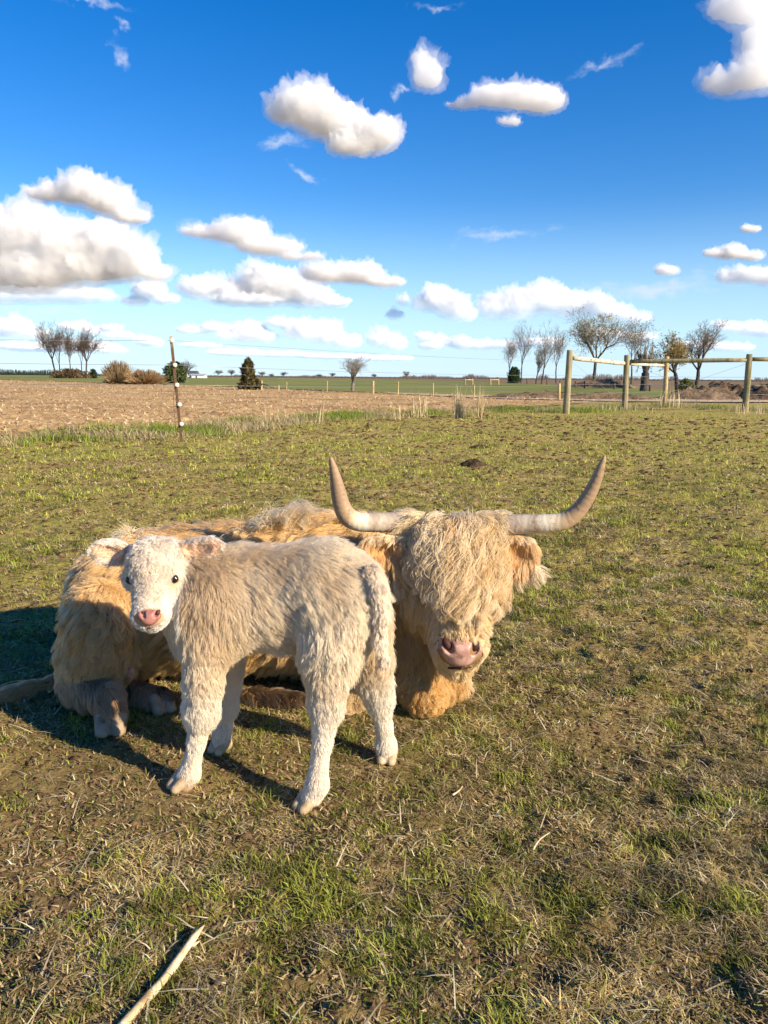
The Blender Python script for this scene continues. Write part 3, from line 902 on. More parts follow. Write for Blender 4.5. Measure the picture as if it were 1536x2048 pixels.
# ------------------------------------------------------------------ trees
def grow_tree(height, spread, seed, style):
    """branch skeleton as tapered segments, z up from 0; returns thick and thin segments and twig tips"""
    rd = random.Random(seed)
    thick, thin, tips, tipd = [], [], [], []
    def rec(p, d, L, r, lev):
        nseg = 3 if lev < 3 else 2
        for s in range(nseg):
            d2 = unit(d + np.array([rd.gauss(0, 1), rd.gauss(0, 1), rd.gauss(0, 0.6)]) * style['wob'] + np.array([0, 0, style['up'] * (0.5 if lev else 0.2)]))
            q = p + d2 * L / nseg
            r2 = max(r * (1 - (0.34 if lev else 0.22) / nseg), style['rmin'])
            (thick if lev < 3 else thin).append((*p, *q, r, r2))
            p, d, r = q, d2, r2
            if lev >= 1 and lev < style['lev'] and s < nseg - 1 and rd.random() < style['side']:
                a = rd.uniform(0, 6.28)
                sd_ = unit(np.array([math.cos(a), math.sin(a), rd.uniform(0, 0.7)]))
                rec(p, unit(d + sd_ * style['ang'] * 1.1), L * rd.uniform(0.45, 0.7), r * 0.5, lev + 1)
        if lev >= style['lev']:
            tips.append(p); tipd.append(d); return
        k = style['kids'][min(lev, len(style['kids']) - 1)]
        a0 = rd.uniform(0, 6.28)
        for i in range(k):
            a = a0 + 6.283 * i / k + rd.gauss(0, 0.35)
            x_ = np.cross(d, [0.3, 0.9, 0.1]); x_ = unit(x_); y_ = np.cross(d, x_)
            sp = style['ang'] * rd.uniform(0.55, 1.25) * (1.0 if lev else style['first'])
            d3 = unit(d + (x_ * math.cos(a) + y_ * math.sin(a)) * sp)
            rec(p, d3, L * style['shr'] * rd.uniform(0.75, 1.2), r * (0.72 if k < 3 else 0.62), lev + 1)
    rec(np.array([0, 0, 0.0]), np.array([0, 0, 1.0]), style['trunk'], style['r'], 0)
    # two generations of fine twigs on every tip
    tp = np.array(tips); td = unit(np.array(tipd)); Ls = style['trunk'] * style['shr'] ** style['lev'] * style.get('spray', 1.0)
    rs = np.random.default_rng(seed)
    for gen, (kk, lf, rr) in enumerate(((4, 1.0, 1.0), (3, 0.8, 0.75))):
        a = np.repeat(tp, kk, 0); d = unit(np.repeat(td, kk, 0) + rs.normal(0, 0.55, (len(a), 3)) + [0, 0, 0.12])
        q = a + d * Ls * lf * rs.uniform(0.5, 1.2, (len(a), 1))
        thin.extend(map(tuple, np.column_stack([a, q, np.full(len(a), style['rmin'] * rr), np.full(len(a), style['rmin'] * rr * 0.6)])))
        tp, td = q, d
    tips = tp
    allp = np.array([s[3:6] for s in thick + thin])
    zmax = allp[:, 2].max(); w = np.percentile(np.abs(allp[:, :2]), 98)
    sc = np.array([spread / 2 / w, spread / 2 / w, height / zmax])
    def fix(S):
        S = np.array(S); S[:, :3] *= sc; S[:, 3:6] *= sc; return S
    return fix(thick), fix(thin), np.array(tips) * sc

BROAD = dict(wob=0.10, up=0.07, lev=4, side=0.75, ang=0.78, first=1.1, kids=[5, 2, 2, 2, 2, 2], shr=0.72, trunk=3.9, r=0.24, rmin=0.0125)
TALL = dict(wob=0.08, up=0.17, lev=4, side=0.65, ang=0.55, first=0.7, kids=[3, 2, 2, 2, 2, 2], shr=0.78, trunk=3.8, r=0.16, rmin=0.0115)

def bare_tree(px, pb, pt, xl, xr, seed, style, label, bark, tip_col=None, group='bare trees', dist=None, name='bare_tree', thin_r=1.0, leaf=0.10, nleaf=2):
    if dist is None: b = G(px, pb)
    else:
        d = ray(px, pb); b = np.array([0, 0, CAMH]) + d * dist / d[1]; b[2] = min(b[2], 0.3); b[2] = 0.0 if dist < 500 else b[2]
    D = b[1]
    top = P(px, pt, D)[2]
    spread = abs(P(xr, pb, D)[0] - P(xl, pb, D)[0])
    thick, thin, tips = grow_tree(top - b[2], spread, seed, style)
    root = thing(name, label, 'tree', b, group)
    off = (P((xl + xr) / 2, pb, D)[0] - b[0])
    def sh(S):
        S = S.copy()
        for i in (0, 3):
            f = np.clip(S[:, i + 2] / max(top, 0.1), 0, 1)
            S[:, i] += off * f * 0.9; S[:, i:i + 3] += b
        return S
    thick, thin = sh(thick), sh(thin)
    thin[:, 6:] *= thin_r
    V, F = prisms(thick, 6); me = mesh_np('trunk', V, F, True); obj('trunk', me, MATS[bark], root)
    V, F = prisms(thin, 3); me = mesh_np('crown', V, F, True); cr = obj('crown', me, MATS[bark + '_twig'], root)
    if tip_col is not None:
        f = np.clip(tips[:, 2] / max(top, 0.1), 0, 1)
        tp = tips + b + np.stack([off * f * 0.9, 0 * f, 0 * f], -1)
        tp = tp[rng.uniform(0, 1, len(tp)) < 0.5]; tp = np.repeat(tp, nleaf, 0); n = len(tp)
        c = tp + rng.normal(0, 0.14, (n, 3))
        s = rng.uniform(0.6, 1.4, n)[:, None] * leaf
        a, bb = unit(rng.normal(0, 1, (n, 3))), unit(rng.normal(0, 1, (n, 3)))
        V = np.stack([c, c + a * s, c + bb * s], 1).reshape(-1, 3)
        me = mesh_np('buds', V, np.arange(n * 3).reshape(-1, 3))
        u = rng.uniform(0.6, 1.3, n)[:, None]
        add_col(me, np.repeat(np.array(tip_col) * u, 3, 0))
        obj('buds', me, MATS['leaf'], cr, kind='stuff')
    return root

def bush(px, pb, pt, xl, xr, n, c1, c2, label, name='bush', conical=False, leaf=0.12, dist=None, stems=True, twig=False):
    b = G(px, pb) if dist is None else np.array([*P(px, pb, dist)[:2], 0.0])
    D = b[1]; H = P(px, pt, D)[2]; Wd = abs(P(xr, pb, D)[0] - P(xl, pb, D)[0])
    root = thing(name, label, 'bush', b)
    u = rng.uniform(0, 1, (n, 3))
    z = u[:, 0] if conical else u[:, 0] ** 0.8
    rad = (1 - z ** 1.3) * 0.95 + 0.05 if conical else np.sqrt(np.clip(1 - (z - 0.35) ** 2 / 0.45, 0.02, 1))
    a = u[:, 1] * 6.283
    lump = 0.45 + 1.0 * vnoise(np.stack([np.cos(a) * 2, np.sin(a) * 2, z * 4], -1), 1.2, 400 + n)
    q = u[:, 2] ** 0.4 * rad * Wd / 2 * lump
    c = b + np.stack([np.cos(a) * q, np.sin(a) * q, z * H * (0.72 + 0.36 * lump) + 0.05], -1)
    col_ = np.array(c1) * (1 - u[:, 2:]) + np.array(c2) * u[:, 2:]
    col_ = col_ * rng.uniform(0.6, 1.4, (n, 1))
    if twig:
        base = b + np.stack([np.cos(a) * q * 0.35, np.sin(a) * q * 0.35, z * 0], -1)
        m = base * 0.45 + c * 0.55 + rng.normal(0, 0.06, (n, 3)) * H * 0.2
        S = np.concatenate([np.column_stack([base, m, np.full(n, leaf * 0.16), np.full(n, leaf * 0.12)]), np.column_stack([m, c, np.full(n, leaf * 0.12), np.full(n, leaf * 0.06)])])
        V, F = prisms(S, 3); me = mesh_np('foliage', V, F)
        add_col(me, np.repeat(np.concatenate([col_, col_]), 6, 0))
    else:
        s = rng.uniform(0.5, 1.4, n)[:, None] * leaf
        d1, d2 = unit(rng.normal(0, 1, (n, 3)) + [0, 0, 0.6]), unit(rng.normal(0, 1, (n, 3)))
        V = np.stack([c - d2 * s * 0.35, c + d2 * s * 0.35, c + d1 * s], 1).reshape(-1, 3)
        me = mesh_np('foliage', V, np.arange(n * 3).reshape(-1, 3))
        add_col(me, np.repeat(col_, 3, 0))
    obj('foliage', me, MATS['leaf'], root)
    S = []
    for k in range(7):
        a = k * 0.9; S.append((*b, *(b + np.array([math.cos(a) * Wd * 0.2 * (not conical), math.sin(a) * Wd * 0.2 * (not conical), H * 0.7])), 0.05, 0.02))
    V, F = prisms(S, 5); obj('stem', mesh_np('stem', V, F, True), MATS['bark'], root)
    return root

def build_trees():
    # clump on the left, far across the fields
    L = [(113, 66, 140, 636, 0.0, 'tallest leafless tree of the left clump, broad crown', BROAD, 11),
         (121, 100, 146, 650, 6.0, 'slim leafless trunk just right of the tallest left tree', TALL, 12),
         (142, 124, 160, 650, -4.0, 'narrow leafless tree in the middle of the left clump', TALL, 13),
         (163, 150, 184, 652, 6.0, 'thin leafless trunk left of the rightmost tree in the left clump', TALL, 14),
         (172, 150, 214, 647, 0.0, 'rightmost leafless tree of the left clump, fan-shaped crown', BROAD, 15)]
    for px, xl, xr, pt, dy, lab, st, sd_ in L:
        bare_tree(px, 751, pt, xl, xr, sd_, st, lab, 'bark', dist=215 + dy, group='leafless trees in the left clump', thin_r=1.9)
    Rr = [(1018, 764, 671, 996, 1034, 21, TALL, 'small leafless tree leftmost in the right group beside dark evergreen bush', None),
          (1042, 766, 635, 1014, 1064, 22, TALL, 'slender leafless tree just right of the dark evergreen bush', None),
          (1083, 768, 634, 1056, 1108, 23, TALL, 'upright leafless tree third from left in the right group', None),
          (1072, 768, 680, 1058, 1086, 24, TALL, 'short thin leafless tree at the foot of the third right tree', None),
          (1112, 767, 644, 1096, 1140, 25, TALL, 'leafless forked tree just left of the big budding tree', None),
          (1188, 774, 609, 1116, 1240, 26, BROAD, 'biggest tree, spreading crown with yellow-green buds, behind corner fence', (0.34, 0.30, 0.10)),
          (1262, 771, 628, 1238, 1304, 27, TALL, 'leafless tree with rounded crown behind second fence post', (0.20, 0.15, 0.08)),
          (1288, 783, 678, 1268, 1314, 28, dict(BROAD, r=0.42, lev=3, trunk=3.2, spray=0.6), 'stubby dark gnarled tree between the middle fence posts', None),
          (1354, 780, 660, 1306, 1386, 29, BROAD, 'low wide tree with tawny yellow buds right of lighter post', (0.40, 0.30, 0.10)),
          (1391, 779, 634, 1372, 1468, 30, dict(BROAD, ang=0.5, up=0.18), 'tall leafless tree rightmost, leaning branches over the fence rail', None)]
    for px, pb, pt, xl, xr, sd_, st, lab, tipc in Rr:
        bare_tree(px, pb, pt, xl - 0.06 * (xr - xl), xr + 0.06 * (xr - xl), sd_, st, lab, 'bark_grey', tipc, 'bare trees behind the corner fence', thin_r=1.3, leaf=0.15, nleaf=3)
    bare_tree(705, 784, 709, 676, 736, 41, dict(TALL, trunk=1.2, kids=[5, 3, 2, 2, 2], lev=3), 'small pale leafless tree alone beyond the ploughed field', 'bark_pale', group='lone trees', thin_r=0.8)
    for px, pb, pt, xl, xr, sd_, lab in [(435, 754, 739, 425, 446, 51, 'tiny far tree right of the white farmhouse'), (463, 754.5, 737, 455, 472, 52, 'tiny far tree left of the conical cedar'),
                                      (527, 756, 742, 516, 534, 53, 'tiny far tree just right of the conical cedar'), (567, 756.5, 742, 560, 575, 54, 'tiny lone far tree on the central horizon'),
                                      (540, 756, 746, 533, 549, 55, 'low far tree between the cedar and the horizon gap'), (636, 757, 747, 628, 645, 56, 'low far tree left of the small pale tree'),
                                      (663, 757, 745, 656, 671, 57, 'far leafless tree nearest left of the small pale tree'), (815, 759, 741, 806, 823, 58, 'far leafless tree right of the small pale tree'),
                                      (748, 758, 747, 740, 757, 59, 'low far tree just right of the small pale tree'), (372, 753, 716, 352, 388, 60, 'thin leafless sapling behind the leaning fence post')]:
        bare_tree(px, pb, pt, xl, xr, sd_, dict(BROAD, lev=3), lab, 'bark_far', dist=420 if pt > 720 else 130, group='far trees on the horizon', thin_r=2.2 if pt > 720 else 1.2)
    # shrubs
    bush(238, 768, 726, 198, 276, 1500, (0.27, 0.19, 0.10), (0.42, 0.30, 0.165), 'brown twiggy bush with tawny stems, taller left one', twig=True, leaf=0.22, name='bush')
    bush(290, 769, 742, 238, 330, 1500, (0.26, 0.17, 0.085), (0.42, 0.28, 0.14), 'brown twiggy bush, lower right one left of fence post', twig=True, leaf=0.22, name='bush')
    bush(350, 767, 732, 326, 370, 2500, (0.045, 0.07, 0.028), (0.09, 0.12, 0.045), 'dark green cedar bush behind the leaning fence post', leaf=0.4, name='bush')
    bush(498, 780, 727, 474, 523, 5200, (0.06, 0.055, 0.022), (0.13, 0.105, 0.04), 'conical brown-green cedar beside the far fence', conical=True, leaf=0.26, name='cedar')
    bush(1027, 767, 740, 1015, 1040, 3800, (0.018, 0.035, 0.015), (0.045, 0.075, 0.028), 'dense dark evergreen bush at the foot of the right trees', leaf=0.3, name='bush')
    bush(1372, 782, 764, 1356, 1384, 1800, (0.09, 0.10, 0.03), (0.16, 0.16, 0.05), 'low olive bush at the foot of the tawny tree', leaf=0.25, name='bush')
    bush(187, 752, 742, 181, 193, 900, (0.02, 0.035, 0.02), (0.04, 0.06, 0.03), 'tiny dark evergreen right of the left tree clump', leaf=0.5, name='bush', dist=215)
    bush(140, 752, 742, 100, 178, 1500, (0.09, 0.06, 0.035), (0.15, 0.10, 0.055), 'low brown undergrowth beneath the left tree clump', leaf=0.7, name='bush', dist=213)
    # far woods reading as one mass along the horizon
    segs, cc = [], []
    xs = np.concatenate([np.linspace(-260, 1850, 5200)])
    hpx = 3 + 9 * sstep(fbm(np.stack([xs * 0.02, xs * 0], -1), 1.0, 4, 500, 0.65), 0.35, 0.7) * (0.25 + 0.75 * sstep(xs, 700, 1050)) 
    hpx = np.where(xs < 112, 8 + 4 * vnoise(np.stack([xs * 0.05, xs * 0], -1), 1, 3), hpx)
    for k in range(2):
        D = rng.uniform(690, 760, len(xs))
        base = P(xs + rng.uniform(-2, 2, len(xs)), np.full(len(xs), 760.0), D); base[:, 2] = 0
        hh = hpx * rng.uniform(0.45, 1.1, len(xs)) / FPX * D
        top = base + np.column_stack([rng.normal(0, 0.7, len(xs)), rng.normal(0, 0.7, len(xs)), hh])
        segs.append(np.column_stack([base, top, np.full(len(xs), 0.30), np.full(len(xs), 0.08)]))
        dark = (xs < 200)[:, None]
        cc.append(np.where(dark, [0.030, 0.042, 0.035], [0.105, 0.088, 0.082]) * rng.uniform(0.7, 1.3, (len(xs), 1)))
    V, F = prisms(np.concatenate(segs), 3)
    me = mesh_np('far_woods', V, F); add_col(me, np.repeat(np.concatenate(cc), 6, 0))
    tag(obj('far_woods', me, attr_mat('far_wood', 0.95, 0, 0.0), kind='stuff'), 'low line of leafless woods along the far horizon', 'woods')

def box_mesh(name, lo, hi):
    x0, y0, z0 = lo; x1, y1, z1 = hi
    V = [(x0, y0, z0), (x1, y0, z0), (x1, y1, z0), (x0, y1, z0), (x0, y0, z1), (x1, y0, z1), (x1, y1, z1), (x0, y1, z1)]
    me = bpy.data.meshes.new(name)
    me.from_pydata(V, [], [(3, 2, 1, 0), (4, 5, 6, 7), (0, 1, 5, 4), (1, 2, 6, 5), (2, 3, 7, 6), (3, 0, 4, 7)])
    return me

def gable(name, lo, hi, zr, over=0.3):
    x0, y0, z0 = lo; x1, y1, z1 = hi; ym = (y0 + y1) / 2
    me = bpy.data.meshes.new(name)
    V = [(x0 - over, y0 - over, z1), (x1 + over, y0 - over, z1), (x1 + over, y1 + over, z1), (x0 - over, y1 + over, z1), (x0 - over, ym, zr), (x1 + over, ym, zr)]
    me.from_pydata(V, [], [(0, 1, 5, 4), (2, 3, 4, 5), (1, 2, 5), (3, 0, 4), (3, 2, 1, 0)])
    return me

def build_house():
    D = 330.0
    k = D / FPX
    def hx(px): return float(P(px, 752, D)[0])
    h = thing('farmhouse', 'small white farmhouse with dark roof far behind the fence post', 'house', (hx(385), D, 0))
    obj('wall', box_mesh('wall', (hx(375), D, -0.3), (hx(391), D + 6, 1.9)), MATS['white'], h)
    obj('roof', gable('roof', (hx(375), D, 0), (hx(391), D + 6, 1.905), 3.0), MATS['roof'], h)
    for px in (379, 384): obj('window', box_mesh('window', (hx(px), D - 0.06, 0.7), (hx(px) + 0.7, D - 0.003, 1.5)), MATS['roof'], h)
    s = thing('barn', 'long low white barn right beside the far farmhouse', 'barn', (hx(402), D - 4, 0))
    obj('wall', box_mesh('wall', (hx(389), D - 5, -0.3), (hx(413), D + 1, 1.15)), MATS['white'], s)
    obj('roof', gable('roof', (hx(389), D - 5, 0), (hx(413), D + 1, 1.155), 1.75), MATS['roof_pale'], s)
    obj('door', box_mesh('door', (hx(397), D - 5.06, -0.2), (hx(400), D - 5.003, 0.9)), MATS['roof'], s)

def lump(name, c, rad, seed, mat, label, cat, jag=0.5, n=26, group=None):
    """an uneven heap sitting on the ground"""
    u, v = np.meshgrid(np.linspace(0, 2 * np.pi, n, endpoint=False), np.linspace(0, 1, n // 2))
    x = np.cos(u) * v; y = np.sin(u) * v
    p = np.stack([x * 2.2 + seed, y * 2.2, 0 * x], -1)
    z = (1 - v ** 2) * (0.45 + 1.1 * fbm(p, 1.3, 4, seed, 0.65)) + jag * (fbm(p, 4.0, 3, seed + 5, 0.6) - 0.5) * (1 - v ** 4)
    wob = 0.75 + 0.5 * vnoise(np.stack([np.cos(u) * 1.5 + seed, np.sin(u) * 1.5, 0 * u], -1), 1.4, seed)
    V = np.stack([c[0] + x * rad[0] * wob, c[1] + y * rad[1] * wob, c[2] + np.maximum(z, 0) * rad[2] - 0.03 * rad[2] - 0.04 * v * rad[2]], -1).reshape(-1, 3)
    m_ = n // 2
    F = [(i * n + k, i * n + (k + 1) % n, (i + 1) * n + (k + 1) % n, (i + 1) * n + k) for i in range(m_ - 1) for k in range(n)]
    me = mesh_np(name, V, np.array(F)[:, ::-1], True)
    nz = np.zeros(len(me.polygons) * 3, np.float32); me.polygons.foreach_get('normal', nz)
    if nz.reshape(-1, 3)[:, 2].mean() < 0: me.flip_normals()
    return tag(obj(name, me, mat), label, cat, group)

def build_small():
    g = G(960, 896); lump('dung_pat', (*g[:2], 0.0), (0.16, 0.17, 0.05), 3, MATS['dung'], 'dark dried dung pat farther up the pasture above the right horn', 'dung pat', group='dung pats')
    g = G(946, 930); lump('dung_pat', (*g[:2], 0.0), (0.19, 0.20, 0.075), 8, MATS['dung'], 'brown crumbly dung pat just above the cow head', 'dung pat', group='dung pats')
    for k, (px, py, w, h, lab) in enumerate([(1398, 800, 2.4, 0.55, 'low brown earth heap left of the right fence post'), (1445, 799, 2.2, 0.85, 'higher dark earth heap with roots just left of right fence post'), (1540, 801, 2.4, 0.85, 'dark earth heap at the right edge behind the fence')]):
        g = G(px, py); lump('earth_heap', (*g[:2], 0.0), (w, 1.6, h), 20 + 7 * k, MATS['heap'], lab, 'earth heap', 0.9, 40, 'earth heaps by the track')
    for k, (px, py, w, h, lab) in enumerate([(1090, 797, 4.0, 0.5, 'low brown soil ridge along the track left of corner post'), (1215, 800, 2.6, 0.5, 'low brown soil ridge behind the first fence rail')]):
        g = G(px, py); lump('soil_ridge', (*g[:2], 0.05), (w, 1.2, h * 0.6), 50 + 9 * k, MATS['heap'], lab, 'soil ridge', 0.9, 40, 'soil ridges by the track')
    g = G(1208, 776); lump('soil_mound', (*g[:2], 0.0), (5.0, 3.0, 0.9), 71, MATS['heap'], 'low brown mound at the foot of the biggest tree', 'mound', 0.4, 30)
    # stick in the foreground
    a, b = G(228, 2075, 0.022), G(410, 1852, 0.026)
    f = np.linspace(0, 1, 22)
    pts = a + (b - a) * f[:, None]
    pts += np.cross(unit(b - a), [0, 0, 1.0]) * (0.002 * np.sin(f * 4.2))[:, None]
    pts[:, 2] += 0.003 * np.sin(f * 9)
    rad = 0.0090 * (1 - 0.25 * f) * (1 + 0.08 * np.sin(f * 23)); rad[-4:] *= [0.95, 0.8, 0.55, 0.2]
    st = thing('stick', 'pale barkless stick lying in the foreground at bottom left', 'stick', a)
    obj('shaft', tube_mesh('shaft', pts, rad, 12), MATS['stick'], st)
    for (i, dx, dy, dz, L) in [(17, 0.016, -0.004, -0.004, 1)]:
        p0 = pts[i]; obj('splinter', tube_mesh('splinter', [p0, p0 + [dx * 0.5, dy, dz * 0.3], p0 + [dx * 1.1, dy * 2 + 0.02, dz]], [0.0045, 0.0035, 0.001], 6), MATS['stick'], st)
    # thin dry stems lying about
    for k, (x0, y0, x1, y1, r_, lab) in enumerate([(618, 1632, 712, 1668, 0.0022, 'thin dark twig lying right of the calf hind hoof'), (135, 1945, 262, 1968, 0.0022, 'thin bent pale stem left of the stick'),
                                                 (262, 1838, 415, 1836, 0.0016, 'long thin straw stem above the end of the stick'), (905, 1590, 925, 1572, 0.003, 'short bright white straw piece right of the calf'),
                                                 (1066, 1700, 1100, 1665, 0.0022, 'curled pale stem in the right foreground')]):
        a, b = G(x0, y0, 0.012), G(x1, y1, 0.014)
        f = np.linspace(0, 1, 9)[:, None]
        pts = a * (1 - f) + b * f + np.cross(unit(b - a), [0, 0, 1.0]) * np.sin(f * 3.1) * 0.07 * np.linalg.norm(b - a) * (1 if k % 2 else -1)
        o = obj('straw_piece', tube_mesh('straw_piece', pts, r_ * (1 - 0.5 * f[:, 0]), 6), MATS['twig_dark' if k == 0 else 'stick'])
        tag(o, lab, 'straw', 'dry stems on the ground')

def build_mats():
    M = {}
    M['bark'] = noise_mat('bark', (0.055, 0.042, 0.032), (0.11, 0.085, 0.065), 3, 0.95, spec=0.05)
    M['bark_twig'] = noise_mat('bark_twig', (0.085, 0.065, 0.05), (0.13, 0.10, 0.078), 2, 0.95, spec=0.05)
    M['bark_grey'] = noise_mat('bark_grey', (0.05, 0.042, 0.036), (0.10, 0.085, 0.07), 3, 0.95, spec=0.05)
    M['bark_grey_twig'] = noise_mat('bark_grey_twig', (0.13, 0.105, 0.075), (0.19, 0.155, 0.11), 2, 0.95, spec=0.05)
    M['bark_pale'] = noise_mat('bark_pale', (0.16, 0.13, 0.10), (0.24, 0.20, 0.16), 3, 0.95, spec=0.05)
    M['bark_pale_twig'] = noise_mat('bark_pale_twig', (0.20, 0.165, 0.13), (0.28, 0.235, 0.19), 2, 0.95, spec=0.05)
    M['bark_far'] = noise_mat('bark_far', (0.10, 0.09, 0.085), (0.15, 0.135, 0.125), 1, 0.95, spec=0.0)
    M['bark_far_twig'] = M['bark_far']
    M['leaf'] = attr_mat('leaf', 0.7, 0.25, 0.15)
    M['dry'] = attr_mat('dry_stalks', 0.6, 0.25, 0.2)
    st = (1, 1, 0.12)
    M['post'] = noise_mat('weathered_timber', (0.20, 0.165, 0.085), (0.36, 0.31, 0.19), 14, 0.85, 0.006, 22, 7, 0.15, st, c3=(0.13, 0.13, 0.055), s3=5)
    M['post_new'] = noise_mat('yellow_timber', (0.36, 0.26, 0.115), (0.54, 0.42, 0.22), 12, 0.85, 0.005, 20, 6, 0.15, st)
    M['rail_pale'] = noise_mat('bleached_timber', (0.42, 0.37, 0.27), (0.66, 0.61, 0.50), 9, 0.85, 0.005, 22, 7, 0.15, (0.3, 1, 1), c3=(0.22, 0.18, 0.12), s3=6)
    M['post_dark'] = noise_mat('dark_timber', (0.07, 0.055, 0.04), (0.12, 0.095, 0.07), 4, 0.9)
    m, t, b = base_mat('steel_wire', 0.45, 0.5); b.inputs['Base Color'].default_value = (0.42, 0.42, 0.41, 1); b.inputs['Metallic'].default_value = 0.7; M['wire'] = m
    M['rust'] = noise_mat('rust', (0.10, 0.055, 0.032), (0.20, 0.115, 0.065), 60, 0.85)
    M['insulator'] = noise_mat('insulator_plastic', (0.74, 0.70, 0.55), (0.82, 0.79, 0.66), 30, 0.4, spec=0.5)
    M['white'] = noise_mat('white_siding', (0.72, 0.72, 0.70), (0.82, 0.82, 0.80), 1.5, 0.7)
    M['roof'] = noise_mat('dark_shingle', (0.06, 0.06, 0.065), (0.11, 0.11, 0.115), 2, 0.9)
    M['roof_pale'] = noise_mat('tin_roof', (0.34, 0.35, 0.36), (0.44, 0.45, 0.46), 1, 0.6)
    M['dung'] = noise_mat('dung', (0.035, 0.022, 0.012), (0.105, 0.065, 0.032), 16, 0.95, 0.02, 40)
    M['heap'] = noise_mat('heap_soil', (0.12, 0.08, 0.045), (0.26, 0.18, 0.11), 1.6, 0.95, 0.15, 3.5, c3=(0.05, 0.033, 0.022), s3=1.1)
    M['stick'] = noise_mat('bare_wood', (0.50, 0.38, 0.20), (0.72, 0.60, 0.38), 30, 0.7, 0.003, 60, 6, 0.2, (1, 1, 1), c3=(0.34, 0.23, 0.11), s3=18)
    M['twig_dark'] = noise_mat('twig_bark', (0.10, 0.065, 0.035), (0.18, 0.12, 0.07), 50, 0.9)
    return M
MATS = build_mats()

build_ground()
build_fields()
if 'grass' not in SKIP:
    build_grass()
    build_verge()
if 'far' not in SKIP:
    build_fences()
    build_trees()
    build_house()
    for px, pb, pt, w, n, lab in [(918, 836, 766, 0.16, 90, 'tall dry grass tuft, taller left of the main pair'), (960, 838, 767, 0.07, 46, 'slim tall dry grass tuft, right of the main pair'),
                                 (838, 834, 775, 0.4, 26, 'sparse tall dry stalks left of the two main tufts'), (800, 840, 790, 0.3, 9, 'thin scattered dry stalks nearest the central verge'),
                                 (638, 848, 782, 0.25, 7, 'few lone dry stalks before the ploughed field centre'), (552, 850, 796, 0.3, 7, 'few lone dry stalks right of the leaning fence post'),
                                 (1345, 815, 770, 0.8, 60, 'dry grass clump at the base of the lighter post'), (1240, 822, 800, 0.9, 50, 'low dry grass around the second fence post'), (1500, 828, 800, 0.8, 60, 'dry grass around the right fence post')]:
        dry_tuft(px, pb, pt, w, n, lab)
    build_small()

def scatter(V, F, n):
    T = np.concatenate([F[:, [0, 1, 2]], F[:, [0, 2, 3]]])
    A = V[T[:, 0]]; B = V[T[:, 1]]; C = V[T[:, 2]]
    ar = np.linalg.norm(np.cross(B - A, C - A), axis=1)
    i = rng.choice(len(T), n, p=ar / ar.sum())
    u, w = rng.uniform(0, 1, n), rng.uniform(0, 1, n)
    m = u + w > 1; u[m] = 1 - u[m]; w[m] = 1 - w[m]
    return A[i] + u[:, None] * (B[i] - A[i]) + w[:, None] * (C[i] - A[i])

def blend_attr(prims, p, key, default, sharp=0.02):
    num = 0; den = 1e-9
    for q in prims:
        if q.get('cut'): continue
        w = np.exp(-np.maximum(prim_d(q, p), -0.03) / sharp)
        val = np.asarray(q.get(key, default), float)
        num = num + (w[:, None] * val if val.ndim else w * val); den = den + w
    return num / (den[:, None] if np.ndim(num) == 2 else den)

def nearest_ids(centers, pts):
    kd = kdtree.KDTree(len(centers))
    for i, c in enumerate(centers): kd.insert(c, i)
    kd.balance()
    return np.fromiter((kd.find(p)[1] for p in pts), int, len(pts))

